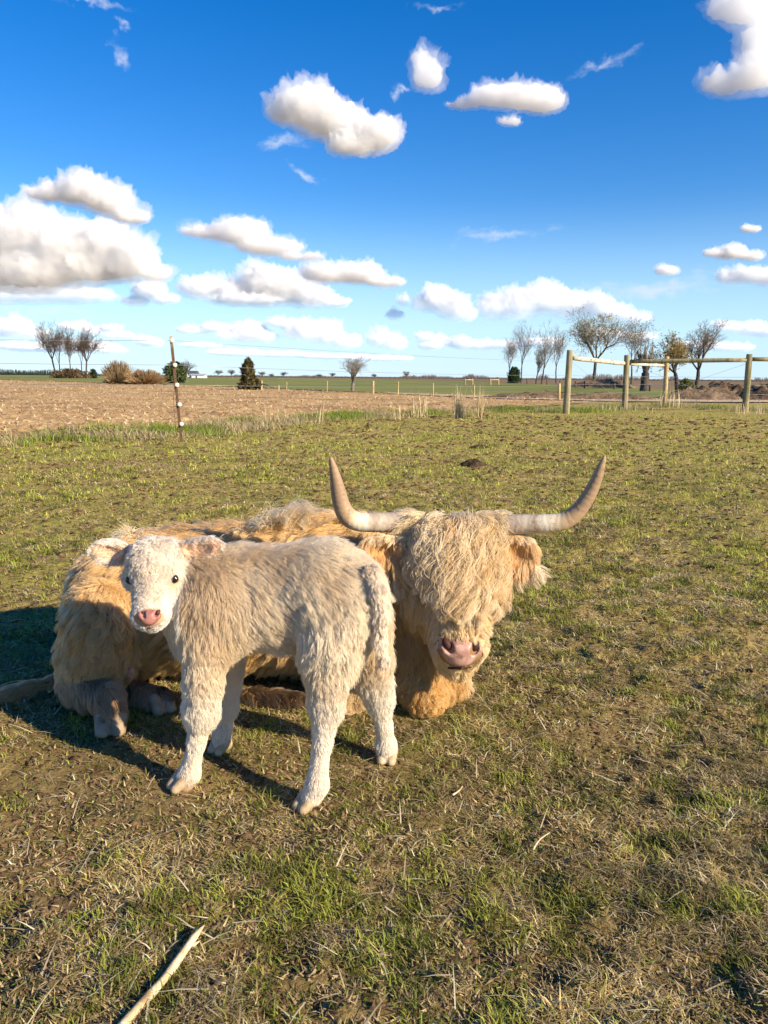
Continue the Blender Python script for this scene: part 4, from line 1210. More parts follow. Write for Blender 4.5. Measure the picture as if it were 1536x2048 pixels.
def strands(root, nrm, flow, L, npt=6, lift=0.35, grav=0.3, clump=30, cstr=0.6, wave=0.0, wfreq=1.5, frizz=0.15, floor=0.004, cjit=0.12, swirl=9.0, swamp=0.45):
    """(N,npt,3) hair polylines growing from root along the coat's flow, gathered into locks"""
    N = len(root)
    f = flow - nrm * np.sum(flow * nrm, -1, keepdims=True)
    f = unit(f + 1e-6)
    L = np.asarray(L)
    M = max(N // clump, 1)
    ci = rng.choice(N, M, replace=False)
    cid = nearest_ids(root[ci], root)
    cdir = rng.normal(0, 1, (M, 3)) * cjit
    # slow swirls of the coat
    sw = np.stack([fbm(root, swirl, 3, 900 + 31 * i) - 0.5 for i in range(3)], -1) * 2.6
    f = unit(f + sw * swamp)
    f = unit(f + cdir[cid] + rng.normal(0, 1, (N, 3)) * frizz * 0.5)
    f = f - nrm * np.minimum(np.sum(f * nrm, -1, keepdims=True), 0)
    clen = rng.uniform(0.75, 1.2, M)[cid]
    L = L * clen * rng.uniform(0.7, 1.15, N)
    lift = np.broadcast_to(np.asarray(lift, float), (N,))[:, None] * rng.uniform(0.6, 1.4, (N, 1))
    p = root.copy(); out = [p]
    step = (L / (npt - 1))[:, None]
    grav = np.broadcast_to(np.asarray(grav, float), (N,))[:, None]
    for j in range(1, npt):
        t = (j - 0.5) / (npt - 1)
        d = unit(nrm * lift * (1.25 - t) + f + np.array([0, 0, -1.0]) * grav * t + rng.normal(0, frizz * 0.5, (N, 3)))
        p = p + d * step; out.append(p)
    S = np.stack(out, 1)
    cen = ci[cid]
    tt = np.linspace(0, 1, npt)[None, :, None]
    rel = S - S[:, :1]
    target = S[cen]
    cs = (np.broadcast_to(np.asarray(cstr, float), (N,)) * rng.uniform(0.3, 1.15, M)[cid])[:, None, None]
    S = S + (target - S) * (tt ** 1.5) * cs * np.minimum(1, 0.03 / np.maximum(np.linalg.norm(root - root[cen], axis=-1), 1e-4))[:, None, None]
    if np.any(wave):
        wv = np.broadcast_to(np.asarray(wave, float), (N,))[:, None, None]
        lat = unit(np.cross(f, nrm))[:, None]
        ph = rng.uniform(0, 6.28, M)[cid][:, None, None]; fr = (wfreq * rng.uniform(0.7, 1.3, M))[cid][:, None, None]
        S = S + wv * tt * (lat * np.sin(6.28 * fr * tt + ph) + nrm[:, None] * 0.6 * np.cos(6.28 * fr * tt + ph * 1.3))
    S[..., 2] = np.maximum(S[..., 2], floor + rng.uniform(0, 0.004, S.shape[:2]))
    return S, cid

def hair_obj(name, S, C, r0, r1, mat, parent):
    N, k, _ = S.shape
    cv = bpy.data.hair_curves.new(name)
    cv.add_curves([k] * N)
    cv.position_data.foreach_set('vector', np.ascontiguousarray(S, np.float32).ravel())
    ra = cv.attributes.get('radius') or cv.attributes.new('radius', 'FLOAT', 'POINT')
    prof = np.array([r0 + (r1 - r0) * (i / (k - 1)) ** 1.5 for i in range(k)])
    ra.data.foreach_set('value', np.tile(prof, N).astype(np.float32))
    ca = cv.attributes.new('col', 'FLOAT_COLOR', 'CURVE')
    ca.data.foreach_set('color', np.concatenate([C, np.ones((N, 1))], 1).astype(np.float32).ravel())
    o = bpy.data.objects.new(name, cv); col.objects.link(o)
    cv.materials.append(mat)
    o.parent = parent; o.matrix_parent_inverse = parent.matrix_world.inverted()
    return o

def fur_mat(name, rough=0.42, rr=0.6, gain=1.0):
    m = bpy.data.materials.new(name); m.use_nodes = True
    nt = m.node_tree; nt.nodes.clear(); t = NT(nt)
    a = t.n('ShaderNodeAttribute', attribute_name='col')
    h = t.n('ShaderNodeBsdfHairPrincipled', parametrization='COLOR')
    t.link(a.outputs['Color'], h.inputs['Color'])
    h.inputs['Roughness'].default_value = rough
    h.inputs['Radial Roughness'].default_value = rr
    if 'Coat' in h.inputs: h.inputs['Coat'].default_value = 0.0
    d = t.n('ShaderNodeBsdfDiffuse'); t.link(a.outputs['Color'], d.inputs[0])
    mx = t.n('ShaderNodeMixShader'); mx.inputs[0].default_value = 0.5
    t.link(h.outputs[0], mx.inputs[1]); t.link(d.outputs[0], mx.inputs[2])
    o = t.n('ShaderNodeOutputMaterial'); t.link(mx.outputs[0], o.inputs[0])
    return m

def mesh_sdf(name, prims, h, mat, parent, floor=None, smooth=True, post=None):
    V, F = surface(prims, h, floor, post)
    me = mesh_np(name, V, F, smooth)
    return obj(name, me, mat, parent), V, F

def axes(fwd, up=(0, 0, 1)):
    """rows: right, forward, up"""
    f = unit(np.asarray(fwd, float)); r = unit(np.cross(f, up)); u = np.cross(r, f)
    return np.stack([r, f, u])

def hoof(parent, c, fwd, w, l, h, mat, tilt=0.0):
    """cloven hoof: two claws side by side, flat on the ground"""
    A = axes(fwd)
    root = None
    pr = []
    for s in (-1, 1):
        cc = np.asarray(c) + A[0] * s * w * 0.235
        top = cc + np.array([0, 0, h * 0.55]) - A[1] * l * 0.10
        toe = cc + A[1] * l * 0.30 + np.array([0, 0, h * 0.10])
        pr.append(cone(top, toe, w * 0.28, w * 0.235, k=0.002))
        pr.append(cone(cc - A[1] * l * 0.28 + np.array([0, 0, h * 0.3]), top, w * 0.22, w * 0.24, k=0.01))
    o, V, F = mesh_sdf('hoof', pr, 0.0055, mat, parent, floor=c[2] - 0.002)
    return o

def eyeball(parent, c, r, mat):
    me = bpy.data.meshes.new('eye')
    import bmesh
    bm = bmesh.new(); bmesh.ops.create_uvsphere(bm, u_segments=20, v_segments=12, radius=r); bm.to_mesh(me); bm.free()
    me.polygons.foreach_set('use_smooth', np.ones(len(me.polygons), bool))
    for v in me.vertices: v.co += Vector(c)
    return obj('eye', me, mat, parent)

def tilt(a):
    """local axes turned in the plane of the face"""
    return np.array([[math.cos(a), 0, math.sin(a)], [0, 1, 0], [-math.sin(a), 0, math.cos(a)]])

DN = np.array([0, 0, -1.0])

# ------------------------------------------------------------------ calf
def build_calf():
    root = thing('calf', 'fluffy cream-white calf standing in front of the cow, facing the camera', 'calf', G(500, 1580))
    B = dict(flow=(0.85, -0.05, -0.65), len=0.050, lift=0.36)
    LEG = dict(flow=(0.12, 0, -1), len=0.030, lift=0.28)
    LOW = dict(flow=(0.0, -0.05, -1), len=0.011, lift=0.16)
    MID = dict(flow=(0.08, 0, -1), len=0.018, lift=0.22)
    NK = dict(flow=(0.65, -0.1, -0.75), len=0.046, lift=0.36)
    FC = dict(flow=(0.05, -0.3, -1), len=0.008, lift=0.22)
    TOPH = dict(flow=(0.0, -0.5, -0.7), len=0.022, lift=0.50)
    hd = []
    # head, facing the camera
    nose = P(300, 1228, 1.865); brow = P(309, 1122, 1.985)
    hd += [ell(brow, (0.066, 0.075, 0.062), k=0.03, **TOPH),
           cone(P(308, 1140, 1.965), P(301, 1222, 1.895), 0.058, 0.040, k=0.03, **FC),
           ell(P(300, 1232, 1.885), (0.043, 0.036, 0.028), k=0.025, **FC),
           cone(P(318, 1170, 2.02), P(303, 1238, 1.915), 0.050, 0.030, k=0.03, **FC),
           ell(P(262, 1158, 1.975), (0.018, 0.028, 0.022), k=0.03, **FC), ell(P(348, 1158, 1.975), (0.018, 0.028, 0.022), k=0.03, **FC)]
    bd = [ell(P(455, 1208, 2.04), (0.135, 0.105, 0.128), **B), ell(P(545, 1206, 2.02), (0.17, 0.112, 0.120), **B),
          ell(P(655, 1192, 1.99), (0.130, 0.105, 0.128), **B), ell(P(716, 1205, 1.97), (0.066, 0.088, 0.105), flow=(0.25, -0.05, -1), len=0.046, lift=0.36),
          cone(P(465, 1140, 2.04), P(650, 1132, 1.99), 0.050, 0.052, **dict(B, flow=(0.95, 0, -0.2), lift=0.8)),
          ell(P(670, 1268, 1.925), (0.076, 0.055, 0.105), k=0.06, flow=(-0.25, 0, -1), len=0.046, lift=0.36),
          cone(P(662, 1300, 1.91), P(652, 1405, 1.90), 0.066, 0.046, **LEG), cone(P(652, 1405, 1.90), P(644, 1490, 1.872), 0.041, 0.020, k=0.02, **MID),
          cone(P(644, 1490, 1.872), P(634, 1570, 1.848), 0.020, 0.028, k=0.02, **LOW), cone(P(634, 1570, 1.848), P(622, 1596, 1.838), 0.029, 0.026, k=0.015, **LOW),
          ell(P(738, 1275, 2.035), (0.055, 0.055, 0.10), k=0.06, flow=(0.1, 0, -1), len=0.046, lift=0.36, tan=0.6),
          cone(P(744, 1320, 2.055), P(758, 1395, 2.10), 0.052, 0.039, **LEG), cone(P(758, 1395, 2.10), P(768, 1455, 2.10), 0.033, 0.021, k=0.02, **MID),
          cone(P(768, 1455, 2.10), P(773, 1494, 2.10), 0.021, 0.027, k=0.02, **LOW), cone(P(773, 1490, 2.10), P(774, 1503, 2.095), 0.029, 0.027, k=0.015, **LOW),
          ell(P(425, 1240, 1.955), (0.078, 0.05, 0.105), k=0.06, flow=(0.2, 0, -1), len=0.046, lift=0.36),
          cone(P(412, 1295, 1.95), P(402, 1425, 1.952), 0.058, 0.043, **LEG), cone(P(402, 1420, 1.955), P(394, 1485, 1.945), 0.041, 0.019, k=0.02, **MID),
          cone(P(394, 1480, 1.945), P(379, 1548, 1.94), 0.019, 0.027, k=0.02, **LOW), cone(P(379, 1548, 1.94), P(370, 1566, 1.935), 0.028, 0.026, k=0.015, **LOW),
          cone(P(457, 1300, 2.11), P(452, 1412, 2.14), 0.046, 0.031, **LEG), cone(P(452, 1412, 2.14), P(446, 1455, 2.145), 0.030, 0.020, k=0.02, **MID),
          cone(P(446, 1455, 2.145), P(443, 1488, 2.145), 0.025, 0.027, k=0.02, **LOW),
          cone(P(430, 1180, 2.045), P(345, 1140, 2.05), 0.098, 0.072, k=0.06, **NK), cone(P(415, 1225, 2.02), P(335, 1185, 2.03), 0.085, 0.052, k=0.06, **NK),
          ell(P(392, 1235, 2.03), (0.06, 0.08, 0.09), k=0.06, flow=(0.25, -0.2, -1), len=0.046, lift=0.36)]
    prims = bd + hd
    skin = noise_mat('calf_skin', (0.36, 0.24, 0.14), (0.46, 0.32, 0.20), 20, 0.8)
    body, V, F = mesh_sdf('body', prims, 0.0095, skin, root)
    # mouth and nose
    pink = noise_mat('nose_skin', (0.30, 0.115, 0.09), (0.42, 0.19, 0.15), 60, 0.42, 0.0006, 220, 4, 0.5)
    dark = noise_mat('nostril_skin', (0.09, 0.03, 0.025), (0.13, 0.05, 0.04), 40, 0.6)
    npd = P(298, 1231, 1.857)
    cutn = [ell(P(284, 1229, 1.839), (0.0060, 0.022, 0.012), tilt(0.5), k=0.004, cut=True), ell(P(312, 1229, 1.839), (0.0060, 0.022, 0.012), tilt(-0.5), k=0.004, cut=True)]
    nz, _, _ = mesh_sdf('nose', [ell(npd, (0.031, 0.018, 0.0165)), ell(npd + [0, 0.0, -0.012], (0.019, 0.018, 0.013), k=0.01)] + cutn, 0.0028, pink, root)
    for q in cutn: mesh_sdf('nostril', [ell(q['c'] + [0, 0.018, 0], (0.0048, 0.010, 0.0085), q['R'])], 0.003, dark, nz)
    mesh_sdf('lip', [cone(P(282, 1253, 1.866), P(299, 1255, 1.858), 0.0026, 0.0034, k=0.003), cone(P(299, 1255, 1.858), P(320, 1251, 1.866), 0.0034, 0.0024, k=0.003)], 0.002, dark, root)
    em, t, b = base_mat('eye_gloss', 0.06, 0.6); b.inputs['Base Color'].default_value = (0.012, 0.007, 0.005, 1)
    MATS['eye'] = em
    eyes = [P(260, 1159, 1.930), P(348, 1158, 1.938)]
    for e in eyes: eyeball(root, e, 0.0120, em)
    # hooves
    hm = noise_mat('calf_hoof', (0.36, 0.25, 0.14), (0.52, 0.39, 0.24), 40, 0.55, 0.001, 120, 4, 0.4)
    for (px, py, Y, f) in [(614, 1604, 1.838, (-0.75, -0.65, 0)), (362, 1573, 1.932, (-0.75, -0.6, 0)), (774, 1512, 2.092, (-0.1, -1, 0)), (441, 1499, 2.14, (-0.5, -0.9, 0))]:
        c = P(px, py, Y); c[2] = 0.004
        hoof(root, c, f, 0.060, 0.072, 0.050, hm)
    # ears: cupped leaves
    em_ = noise_mat('ear_skin', (0.62, 0.38, 0.24), (0.72, 0.48, 0.33), 30, 0.7)
    furm = fur_mat('calf_fur'); MATS['fur'] = furm
    def calf_col(p, tan=None):
        n1 = fbm(p, 7, 3, 700, 0.6)[:, None]; n2 = fbm(p, 30, 2, 720)[:, None]
        cream = np.array([0.84, 0.70, 0.49]); tanc = np.array([0.57, 0.385, 0.205]); white = np.array([0.87, 0.79, 0.66])
        f = np.clip(sstep(n1, 0.44, 0.66) * 0.5 + (n2 - 0.5) * 0.5, 0, 1)
        c = cream * (1 - f) + tanc * f
        # tawnier neck and flank behind the shoulder, whiter legs and face
        sh = np.exp(-(((p[:, 0] + 0.46) / 0.10) ** 2 + ((p[:, 2] - 0.52) / 0.14) ** 2))[:, None] * 0.85
        c = c * (1 - sh) + tanc * sh
        lw = sstep(-p[:, 2], -0.36, -0.22)[:, None] * 0.7
        c = c * (1 - lw) + white * lw
        return c
    for s, (bx, by, tx, ty, Yb, Yt) in ((-1, (250, 1106, 192, 1098, 2.01, 1.99)), (1, (366, 1104, 436, 1092, 2.01, 1.99))):
        a, b_ = P(bx, by, Yb), P(tx, ty, Yt)
        ax = unit(b_ - a); up = unit(np.cross(ax, np.array([0, -1.0, 0.15])));  up = up if up[2] > 0 else -up
        fr = np.cross(up, ax); fr = fr if fr[1] < 0 else -fr
        Rm = np.stack([ax, fr, up]); c = (a + b_) / 2; Lh = np.linalg.norm(b_ - a) / 2 + 0.008
        pr = [ell(c, (Lh, 0.016, 0.030), Rm, k=0.01), cone(a - ax * 0.03, a + ax * 0.01, 0.018, 0.018, k=0.02), ell(c + fr * 0.016 + ax * 0.006, (Lh * 0.74, 0.016, 0.019), Rm, k=0.008, cut=True)]
        eo, Ve, Fe = mesh_sdf('ear', pr, 0.005, em_, root)
        rt = scatter(Ve, Fe, 5200); nn = grad(pr, rt)
        inner = (np.sum((rt - c) * fr, 1) > 0.0) & (np.abs(np.sum((rt - c) * up, 1)) < 0.019)
        keep = ~inner | (rng.uniform(0, 1, len(rt)) < 0.30)
        rt, nn, inn = rt[keep], nn[keep], inner[keep]
        S, cid = strands(rt, nn, np.broadcast_to(ax + up * -0.25, rt.shape), np.where(inn, 0.018, 0.021), 5, 0.35, 0.35, 18, 0.5, 0.002)
        C = np.where(inn[:, None], np.array([0.74, 0.52, 0.34]), np.array([0.82, 0.71, 0.57])) * rng.uniform(0.85, 1.1, (len(rt), 1))
        hair_obj('ear_fur', S, C, 0.0007, 0.0002, furm, eo)
    # coat
    rt = scatter(V, F, 230000)
    nn = grad(prims, rt)
    keep = np.ones(len(rt), bool)
    keep &= np.linalg.norm((rt - (npd + [0, -0.004, -0.004])) / [0.038, 0.036, 0.024], axis=1) > 1
    for e in eyes: keep &= np.linalg.norm((rt - (e + [0, -0.006, -0.004])) / [0.0175, 0.02, 0.0115], axis=1) > 1
    keep &= rt[:, 2] > 0.022
    rt, nn = rt[keep], nn[keep]
    fl = blend_attr(prims, rt, 'flow', (0, 0, -1)); L = blend_attr(prims, rt, 'len', 0.03); lf = blend_attr(prims, rt, 'lift', 0.4)
    face = (rt[:, 1] < 2.035) & (rt[:, 0] < P(372, 1150, 1.98)[0]) & (rt[:, 2] > P(300, 1265, 1.88)[2])
    # hair on the face runs down and out from the middle of the brow
    fx = (rt[:, 0] - P(306, 1150, 1.95)[0])[:, None] * np.array([[7.0, 0, 0]])
    fl = np.where(face[:, None], np.array([0, -0.2, -0.8]) + fx, fl)
    whorl = rng.normal(0, 1, (len(rt), 3)) * 0.15
    wv = np.where(face, 0.0035, 0.0022)
    fh = face & (rt[:, 2] > P(305, 1185, 1.95)[2])
    wv = np.where(fh, 0.005, wv); L = np.where(fh, np.maximum(L, 0.016), L)
    S, cid = strands(rt, nn, fl, L * np.where(face, 1, 0.95), 7, lf * 0.62, 0.25, 16, 0.10 + 0.30 * sstep(rt[:, 2], 0.16, 0.36), wv * (0.3 + 0.7 * sstep(rt[:, 2], 0.16, 0.36)), 0.9, 0.20, cjit=0.10, swirl=10, swamp=0.6)
    C = calf_col(rt)
    tn = blend_attr(prims, rt, 'tan', 0.0)[:, None]
    C = C * (1 - tn) + np.array([0.70, 0.47, 0.26]) * tn
    C = np.where(face[:, None], np.where(fh[:, None], np.array([0.82, 0.71, 0.57]), np.array([0.86, 0.79, 0.70])) * (0.70 + 0.5 * fbm(rt, 38, 2, 77)[:, None]), C)
    C = np.clip(C * rng.uniform(0.88, 1.08, (len(rt), 1)) * (0.93 + 0.12 * rng.uniform(0, 1, cid.max() + 1)[cid][:, None]), 0, 0.95)
    hair_obj('fur', S, C, 0.00065, 0.0002, furm, root)
    # tail
    tp = [P(715, 1140, 1.965), P(738, 1148, 1.915), P(754, 1180, 1.885), P(762, 1230, 1.88), P(760, 1280, 1.885), P(768, 1325, 1.885)]
    tr = [0.016, 0.015, 0.014, 0.013, 0.012, 0.008]
    tpr = [cone(tp[i], tp[i + 1], tr[i], tr[i + 1], k=0.01) for i in range(5)]
    to, Vt, Ft = mesh_sdf('tail', tpr, 0.006, skin, root)
    rt = scatter(Vt, Ft, 9000); nn = grad(tpr, rt)
    fl = blend_attr([dict(q, flow=unit(q['b'] - q['a'])) for q in tpr], rt, 'flow', (0, 0, -1))
    S, cid = strands(rt, nn, fl, 0.026 + 0.035 * sstep(-rt[:, 2], -0.36, -0.26), 6, 0.35, 0.35, 24, 0.6, 0.002)
    lowf = sstep(-rt[:, 2], -0.33, -0.26)[:, None]
    C = np.array([0.83, 0.69, 0.51]) * (1 - lowf) + np.array([0.70, 0.50, 0.30]) * lowf
    hair_obj('tail_fur', S, C * rng.uniform(0.85, 1.06, (len(rt), 1)), 0.0008, 0.00025, furm, to)

# ------------------------------------------------------------------ cow
def build_cow():
    root = thing('highland_cow', 'shaggy golden long-horned cow lying down behind the calf', 'cow', G(500, 1430))
    T = dict(flow=(-0.8, -0.1, -0.7), len=0.075, lift=0.35, gold=0.70)
    TH = dict(flow=(-0.3, -0.1, -1), len=0.055, lift=0.40, gold=0.65)
    CH = dict(flow=(0.0, -0.15, -1), len=0.085, lift=0.30, gold=0.95)
    DIRT_SHADE = dict(flow=(0.4, -0.3, -0.7), len=0.032, lift=0.35, gold=0.0, dirt_shade=1.0)
    HD = dict(flow=(0.0, -0.3, -1), len=0.030, lift=0.30, gold=0.15)
    CK = dict(flow=(0.0, 0.1, -1), len=0.045, lift=0.30, gold=0.35)
    bd = [ell(P(470, 1195, 2.78), (0.56, 0.27, 0.240), **T), ell(P(265, 1215, 2.72), (0.20, 0.22, 0.225), k=0.08, **T),
          cone(P(300, 1128, 2.76), P(620, 1100, 2.78), 0.09, 0.10, k=0.08, **dict(T, flow=(-0.95, 0, -0.25), lift=0.5)),
          ell(P(640, 1180, 2.78), (0.27, 0.24, 0.265), k=0.08, **T), ell(P(720, 1150, 2.76), (0.20, 0.18, 0.20), k=0.08, **dict(T, gold=0.6)),
          ell(P(200, 1272, 2.48), (0.105, 0.13, 0.185), k=0.05, **TH), ell(P(176, 1325, 2.47), (0.085, 0.11, 0.11), k=0.06, **dict(TH, gold=0.15, len=0.035)),
          cone(P(150, 1372, 2.40), P(214, 1398, 2.32), 0.052, 0.046, k=0.03, **DIRT_SHADE), cone(P(214, 1398, 2.32), P(224, 1420, 2.29), 0.046, 0.040, k=0.02, **DIRT_SHADE),
          cone(P(270, 1395, 2.50), P(318, 1400, 2.44), 0.05, 0.040, k=0.03, **DIRT_SHADE),
          cone(P(500, 1405, 2.50), P(590, 1410, 2.47), 0.045, 0.042, k=0.03, **DIRT_SHADE),
          cone(P(690, 1300, 2.56), P(712, 1415, 2.47), 0.10, 0.045, k=0.06, **dict(CH, gold=0.3)),
          cone(P(745, 1170, 2.75), P(880, 1140, 2.60), 0.19, 0.135, k=0.08, **CH), ell(P(800, 1260, 2.68), (0.17, 0.19, 0.22), k=0.08, **CH),
          cone(P(860, 1180, 2.60), P(845, 1330, 2.55), 0.12, 0.12, k=0.06, **CH), cone(P(820, 1330, 2.58), P(852, 1394, 2.42), 0.105, 0.066, k=0.06, **dict(CH, len=0.022, lift=0.25)),
          cone(P(870, 1320, 2.66), P(906, 1372, 2.58), 0.08, 0.050, k=0.04, **dict(CH, gold=0.1, len=0.04))]
    hd = [ell(P(900, 1098, 2.46), (0.124, 0.105, 0.080), k=0.05, **HD),
          cone(P(902, 1110, 2.44), P(918, 1258, 2.295), 0.106, 0.086, k=0.05, **HD),
          ell(P(921, 1294, 2.255), (0.079, 0.064, 0.054), k=0.03, **dict(HD, len=0.014)),
          cone(P(893, 1185, 2.50), P(912, 1310, 2.31), 0.112, 0.062, k=0.05, **CK),
          ell(P(842, 1195, 2.44), (0.06, 0.08, 0.09), k=0.05, **CK), ell(P(962, 1190, 2.44), (0.055, 0.08, 0.09), k=0.05, **CK)]
    prims = bd + hd
    skin = noise_mat('cow_skin', (0.24, 0.13, 0.05), (0.34, 0.20, 0.085), 12, 0.85)
    body, V, F = mesh_sdf('body', prims, 0.014, skin, root, floor=0.0)
    furm = fur_mat('cow_fur', 0.38, 0.55)
    pink = noise_mat('cow_nose_skin', (0.34, 0.18, 0.135), (0.50, 0.31, 0.245), 45, 0.4, 0.001, 170, 4, 0.5, c3=(0.22, 0.12, 0.09), s3=22)
    dark = noise_mat('cow_nostril_skin', (0.045, 0.018, 0.014), (0.075, 0.03, 0.024), 30, 0.6)
    npd = P(921, 1298, 2.214)
    Rn = axes((0.06, -0.94, -0.25)); Rn = np.stack([Rn[0], Rn[1], Rn[2]])
    cutn = [ell(P(896, 1294, 2.183), (0.0150, 0.040, 0.025), tilt(0.6), k=0.005, cut=True), ell(P(951, 1299, 2.186), (0.0135, 0.040, 0.024), tilt(-0.45), k=0.005, cut=True)]
    nz, _, _ = mesh_sdf('nose', [ell(npd, (0.067, 0.034, 0.034), Rn), ell(npd + [0.0, 0.004, -0.026], (0.045, 0.033, 0.028), Rn, k=0.015)] + cutn, 0.0042, pink, root)
    for q in cutn: mesh_sdf('nostril', [ell(q['c'] + [0, 0.027, 0], (0.0128, 0.018, 0.0215), q['R'])], 0.004, dark, nz)
    mesh_sdf('lip', [cone(P(897, 1336, 2.222), P(922, 1337, 2.208), 0.0035, 0.004, k=0.003), cone(P(922, 1337, 2.208), P(942, 1334, 2.214), 0.004, 0.003, k=0.003)], 0.0024, dark, root)
    eyes = [P(829, 1163, 2.352), P(976, 1163, 2.385)]
    for e in eyes: eyeball(root, e, 0.021, MATS['eye'])
    # udder
    ud = noise_mat('udder_skin', (0.42, 0.16, 0.16), (0.55, 0.26, 0.25), 25, 0.6)
    mesh_sdf('udder', [ell(P(236, 1325, 2.50), (0.055, 0.06, 0.05)), cone(P(228, 1335, 2.445), P(231, 1352, 2.425), 0.016, 0.011, k=0.02), cone(P(258, 1340, 2.46), P(260, 1356, 2.45), 0.016, 0.011, k=0.02)], 0.006, ud, root)
    # hooves of the folded legs
    hm = noise_mat('cow_hoof', (0.24, 0.17, 0.10), (0.38, 0.28, 0.18), 30, 0.6, 0.002, 70, 5, 0.35, c3=(0.06, 0.04, 0.03), s3=12)
    c = P(222, 1448, 2.265); c[2] = 0.004; hoof(root, c, (0.25, -1, 0), 0.098, 0.10, 0.066, hm)
    c = P(324, 1425, 2.42); c[2] = 0.004; hoof(root, c, (0.6, -0.8, 0), 0.085, 0.095, 0.065, hm)
    # horns
    hmat = horn_material()
    for lab, pts in (('left', [(830, 1046, 2.47, .036), (795, 1044, 2.455, .0355), (755, 1045, 2.44, .033), (715, 1043, 2.425, .0325), (694, 1031, 2.415, .032), (683, 1010, 2.41, .029), (677, 985, 2.405, .0255), (671, 955, 2.395, .019), (664, 925, 2.385, .010), (661, 914, 2.382, .0035)]),
                     ('right', [(965, 1046, 2.47, .036), (1005, 1049, 2.455, .0355), (1050, 1048, 2.44, .033), (1095, 1047, 2.425, .0315), (1128, 1042, 2.415, .030), (1152, 1026, 2.41, .0275), (1172, 1000, 2.405, .0245), (1187, 972, 2.40, .021), (1199, 942, 2.39, .015), (1207, 919, 2.385, .008), (1209, 911, 2.382, .003)])):
        A = np.array(pts); ctr = P(A[:, 0], A[:, 1], A[:, 2])
        # smooth the curve
        s = np.linspace(0, len(A) - 1, 60)
        def cr(arr):
            i = np.clip(s.astype(int), 0, len(A) - 2); f = (s - i)[:, None]
            g = lambda k: arr[np.clip(k, 0, len(A) - 1)]
            p0, p1, p2, p3 = g(i - 1), g(i), g(i + 1), g(i + 2)
            return 0.5 * (2 * p1 + (p2 - p0) * f + (2 * p0 - 5 * p1 + 4 * p2 - p3) * f ** 2 + (3 * p1 - p0 - 3 * p2 + p3) * f ** 3)
        C3 = cr(ctr); rad = cr(A[:, 3:4])[:, 0]
        me = tube_mesh('horn', C3, np.maximum(rad * 0.94, 0.002), 24)
        n = len(me.vertices)
        along = np.concatenate([np.repeat(np.cumsum(np.r_[0, np.linalg.norm(np.diff(C3, axis=0), axis=1)]), 24), [0, 1]])
        along = along / along[:-2].max()
        at = me.attributes.new('along', 'FLOAT', 'POINT'); at.data.foreach_set('value', np.clip(along, 0, 1).astype(np.float32))
        obj('horn', me, hmat, root)
    def cow_col(p, gold, dirt_shade):
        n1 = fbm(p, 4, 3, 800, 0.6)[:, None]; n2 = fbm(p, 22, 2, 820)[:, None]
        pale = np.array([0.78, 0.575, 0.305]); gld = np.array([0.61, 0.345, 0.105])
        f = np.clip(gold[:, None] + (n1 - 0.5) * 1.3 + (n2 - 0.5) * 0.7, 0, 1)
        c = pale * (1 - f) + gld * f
        d = np.clip(dirt_shade, 0, 1)[:, None]
        return c * (1 - d) + np.array([0.36, 0.235, 0.13]) * (0.2 + 1.6 * n2) * np.where(p[:, :1] > -0.76, 0.28, 1.0) * d  # muddy brown; inner legs painted darker to put shade under the cow
    # coat
    rt = scatter(V, F, 210000)
    rt = rt[(rt[:, 2] > 0.012)]
    nn = grad(prims, rt)
    keep = nn[:, 2] > -0.9
    keep &= ~((nn[:, 1] > 0.75) & (rt[:, 1] > 2.9) & (rng.uniform(0, 1, len(rt)) < 0.7))
    keep &= np.linalg.norm((rt - (npd + [0, -0.006, -0.012])) / [0.070, 0.06, 0.048], axis=1) > 1
    for e in eyes: keep &= np.linalg.norm(rt - (e + [0, -0.01, 0]), axis=1) > 0.026
    rt, nn = rt[keep], nn[keep]
    fl = blend_attr(prims, rt, 'flow', (0, 0, -1)); L = blend_attr(prims, rt, 'len', 0.05); lf = blend_attr(prims, rt, 'lift', 0.4)
    gold = blend_attr(prims, rt, 'gold', 0.3, 0.03); dirt_shade = sstep(blend_attr(prims, rt, 'dirt_shade', 0.0, 0.012), 0.35, 0.65)
    head = np.min([prim_d(q, rt) for q in hd], 0) < np.min([prim_d(q, rt) for q in bd], 0)
    S, cid = strands(rt, nn, fl, L * np.where(head, 1.0, 1.15), 7, lf, 0.55, 34, 0.6, np.where(head, 0.003, 0.007) * (1 - dirt_shade), 1.2, 0.16, cjit=0.15, swirl=8, swamp=0.5)
    C = cow_col(rt, gold, dirt_shade)
    C = np.clip(C * rng.uniform(0.85, 1.10, (len(rt), 1)) * (0.86 + 0.26 * rng.uniform(0, 1, cid.max() + 1)[cid][:, None]), 0, 0.92)
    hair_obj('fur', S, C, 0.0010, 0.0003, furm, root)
    # mane along the back, standing up in wisps
    n = 9000
    u = rng.uniform(0, 1, n)
    mx = 262 + (735 - 262) * u
    base = P(mx, np.interp(mx, [262, 300, 380, 470, 560, 640, 735], [1085, 1082, 1080, 1070, 1058, 1054, 1062]), np.full(n, 2.76)) + rng.normal(0, 0.02, (n, 3)) * [1, 1.4, 0.4]
    tall = np.interp(mx, [262, 275, 300, 380, 480, 520, 560, 600, 640, 735], [0.05, 0.09, 0.045, 0.05, 0.06, 0.09, 0.125, 0.075, 0.06, 0.05])
    nr = unit(np.array([0, -0.1, 1.0]) + rng.normal(0, 0.12, (n, 3)))
    S, cid = strands(base, nr, np.broadcast_to(np.array([0.15, -0.5, 0.1]), (n, 3)) + (vnoise(base, 9, 5)[:, None] - 0.5) * np.array([[2.5, 0, 0]]), 1.25 * tall * rng.uniform(0.6, 1.3, n), 8, 1.1 * sstep(tall, 0.05, 0.09) + 0.35, 0.6, 40, 0.8, 0.008, 1.0, 0.12, cjit=0.35)
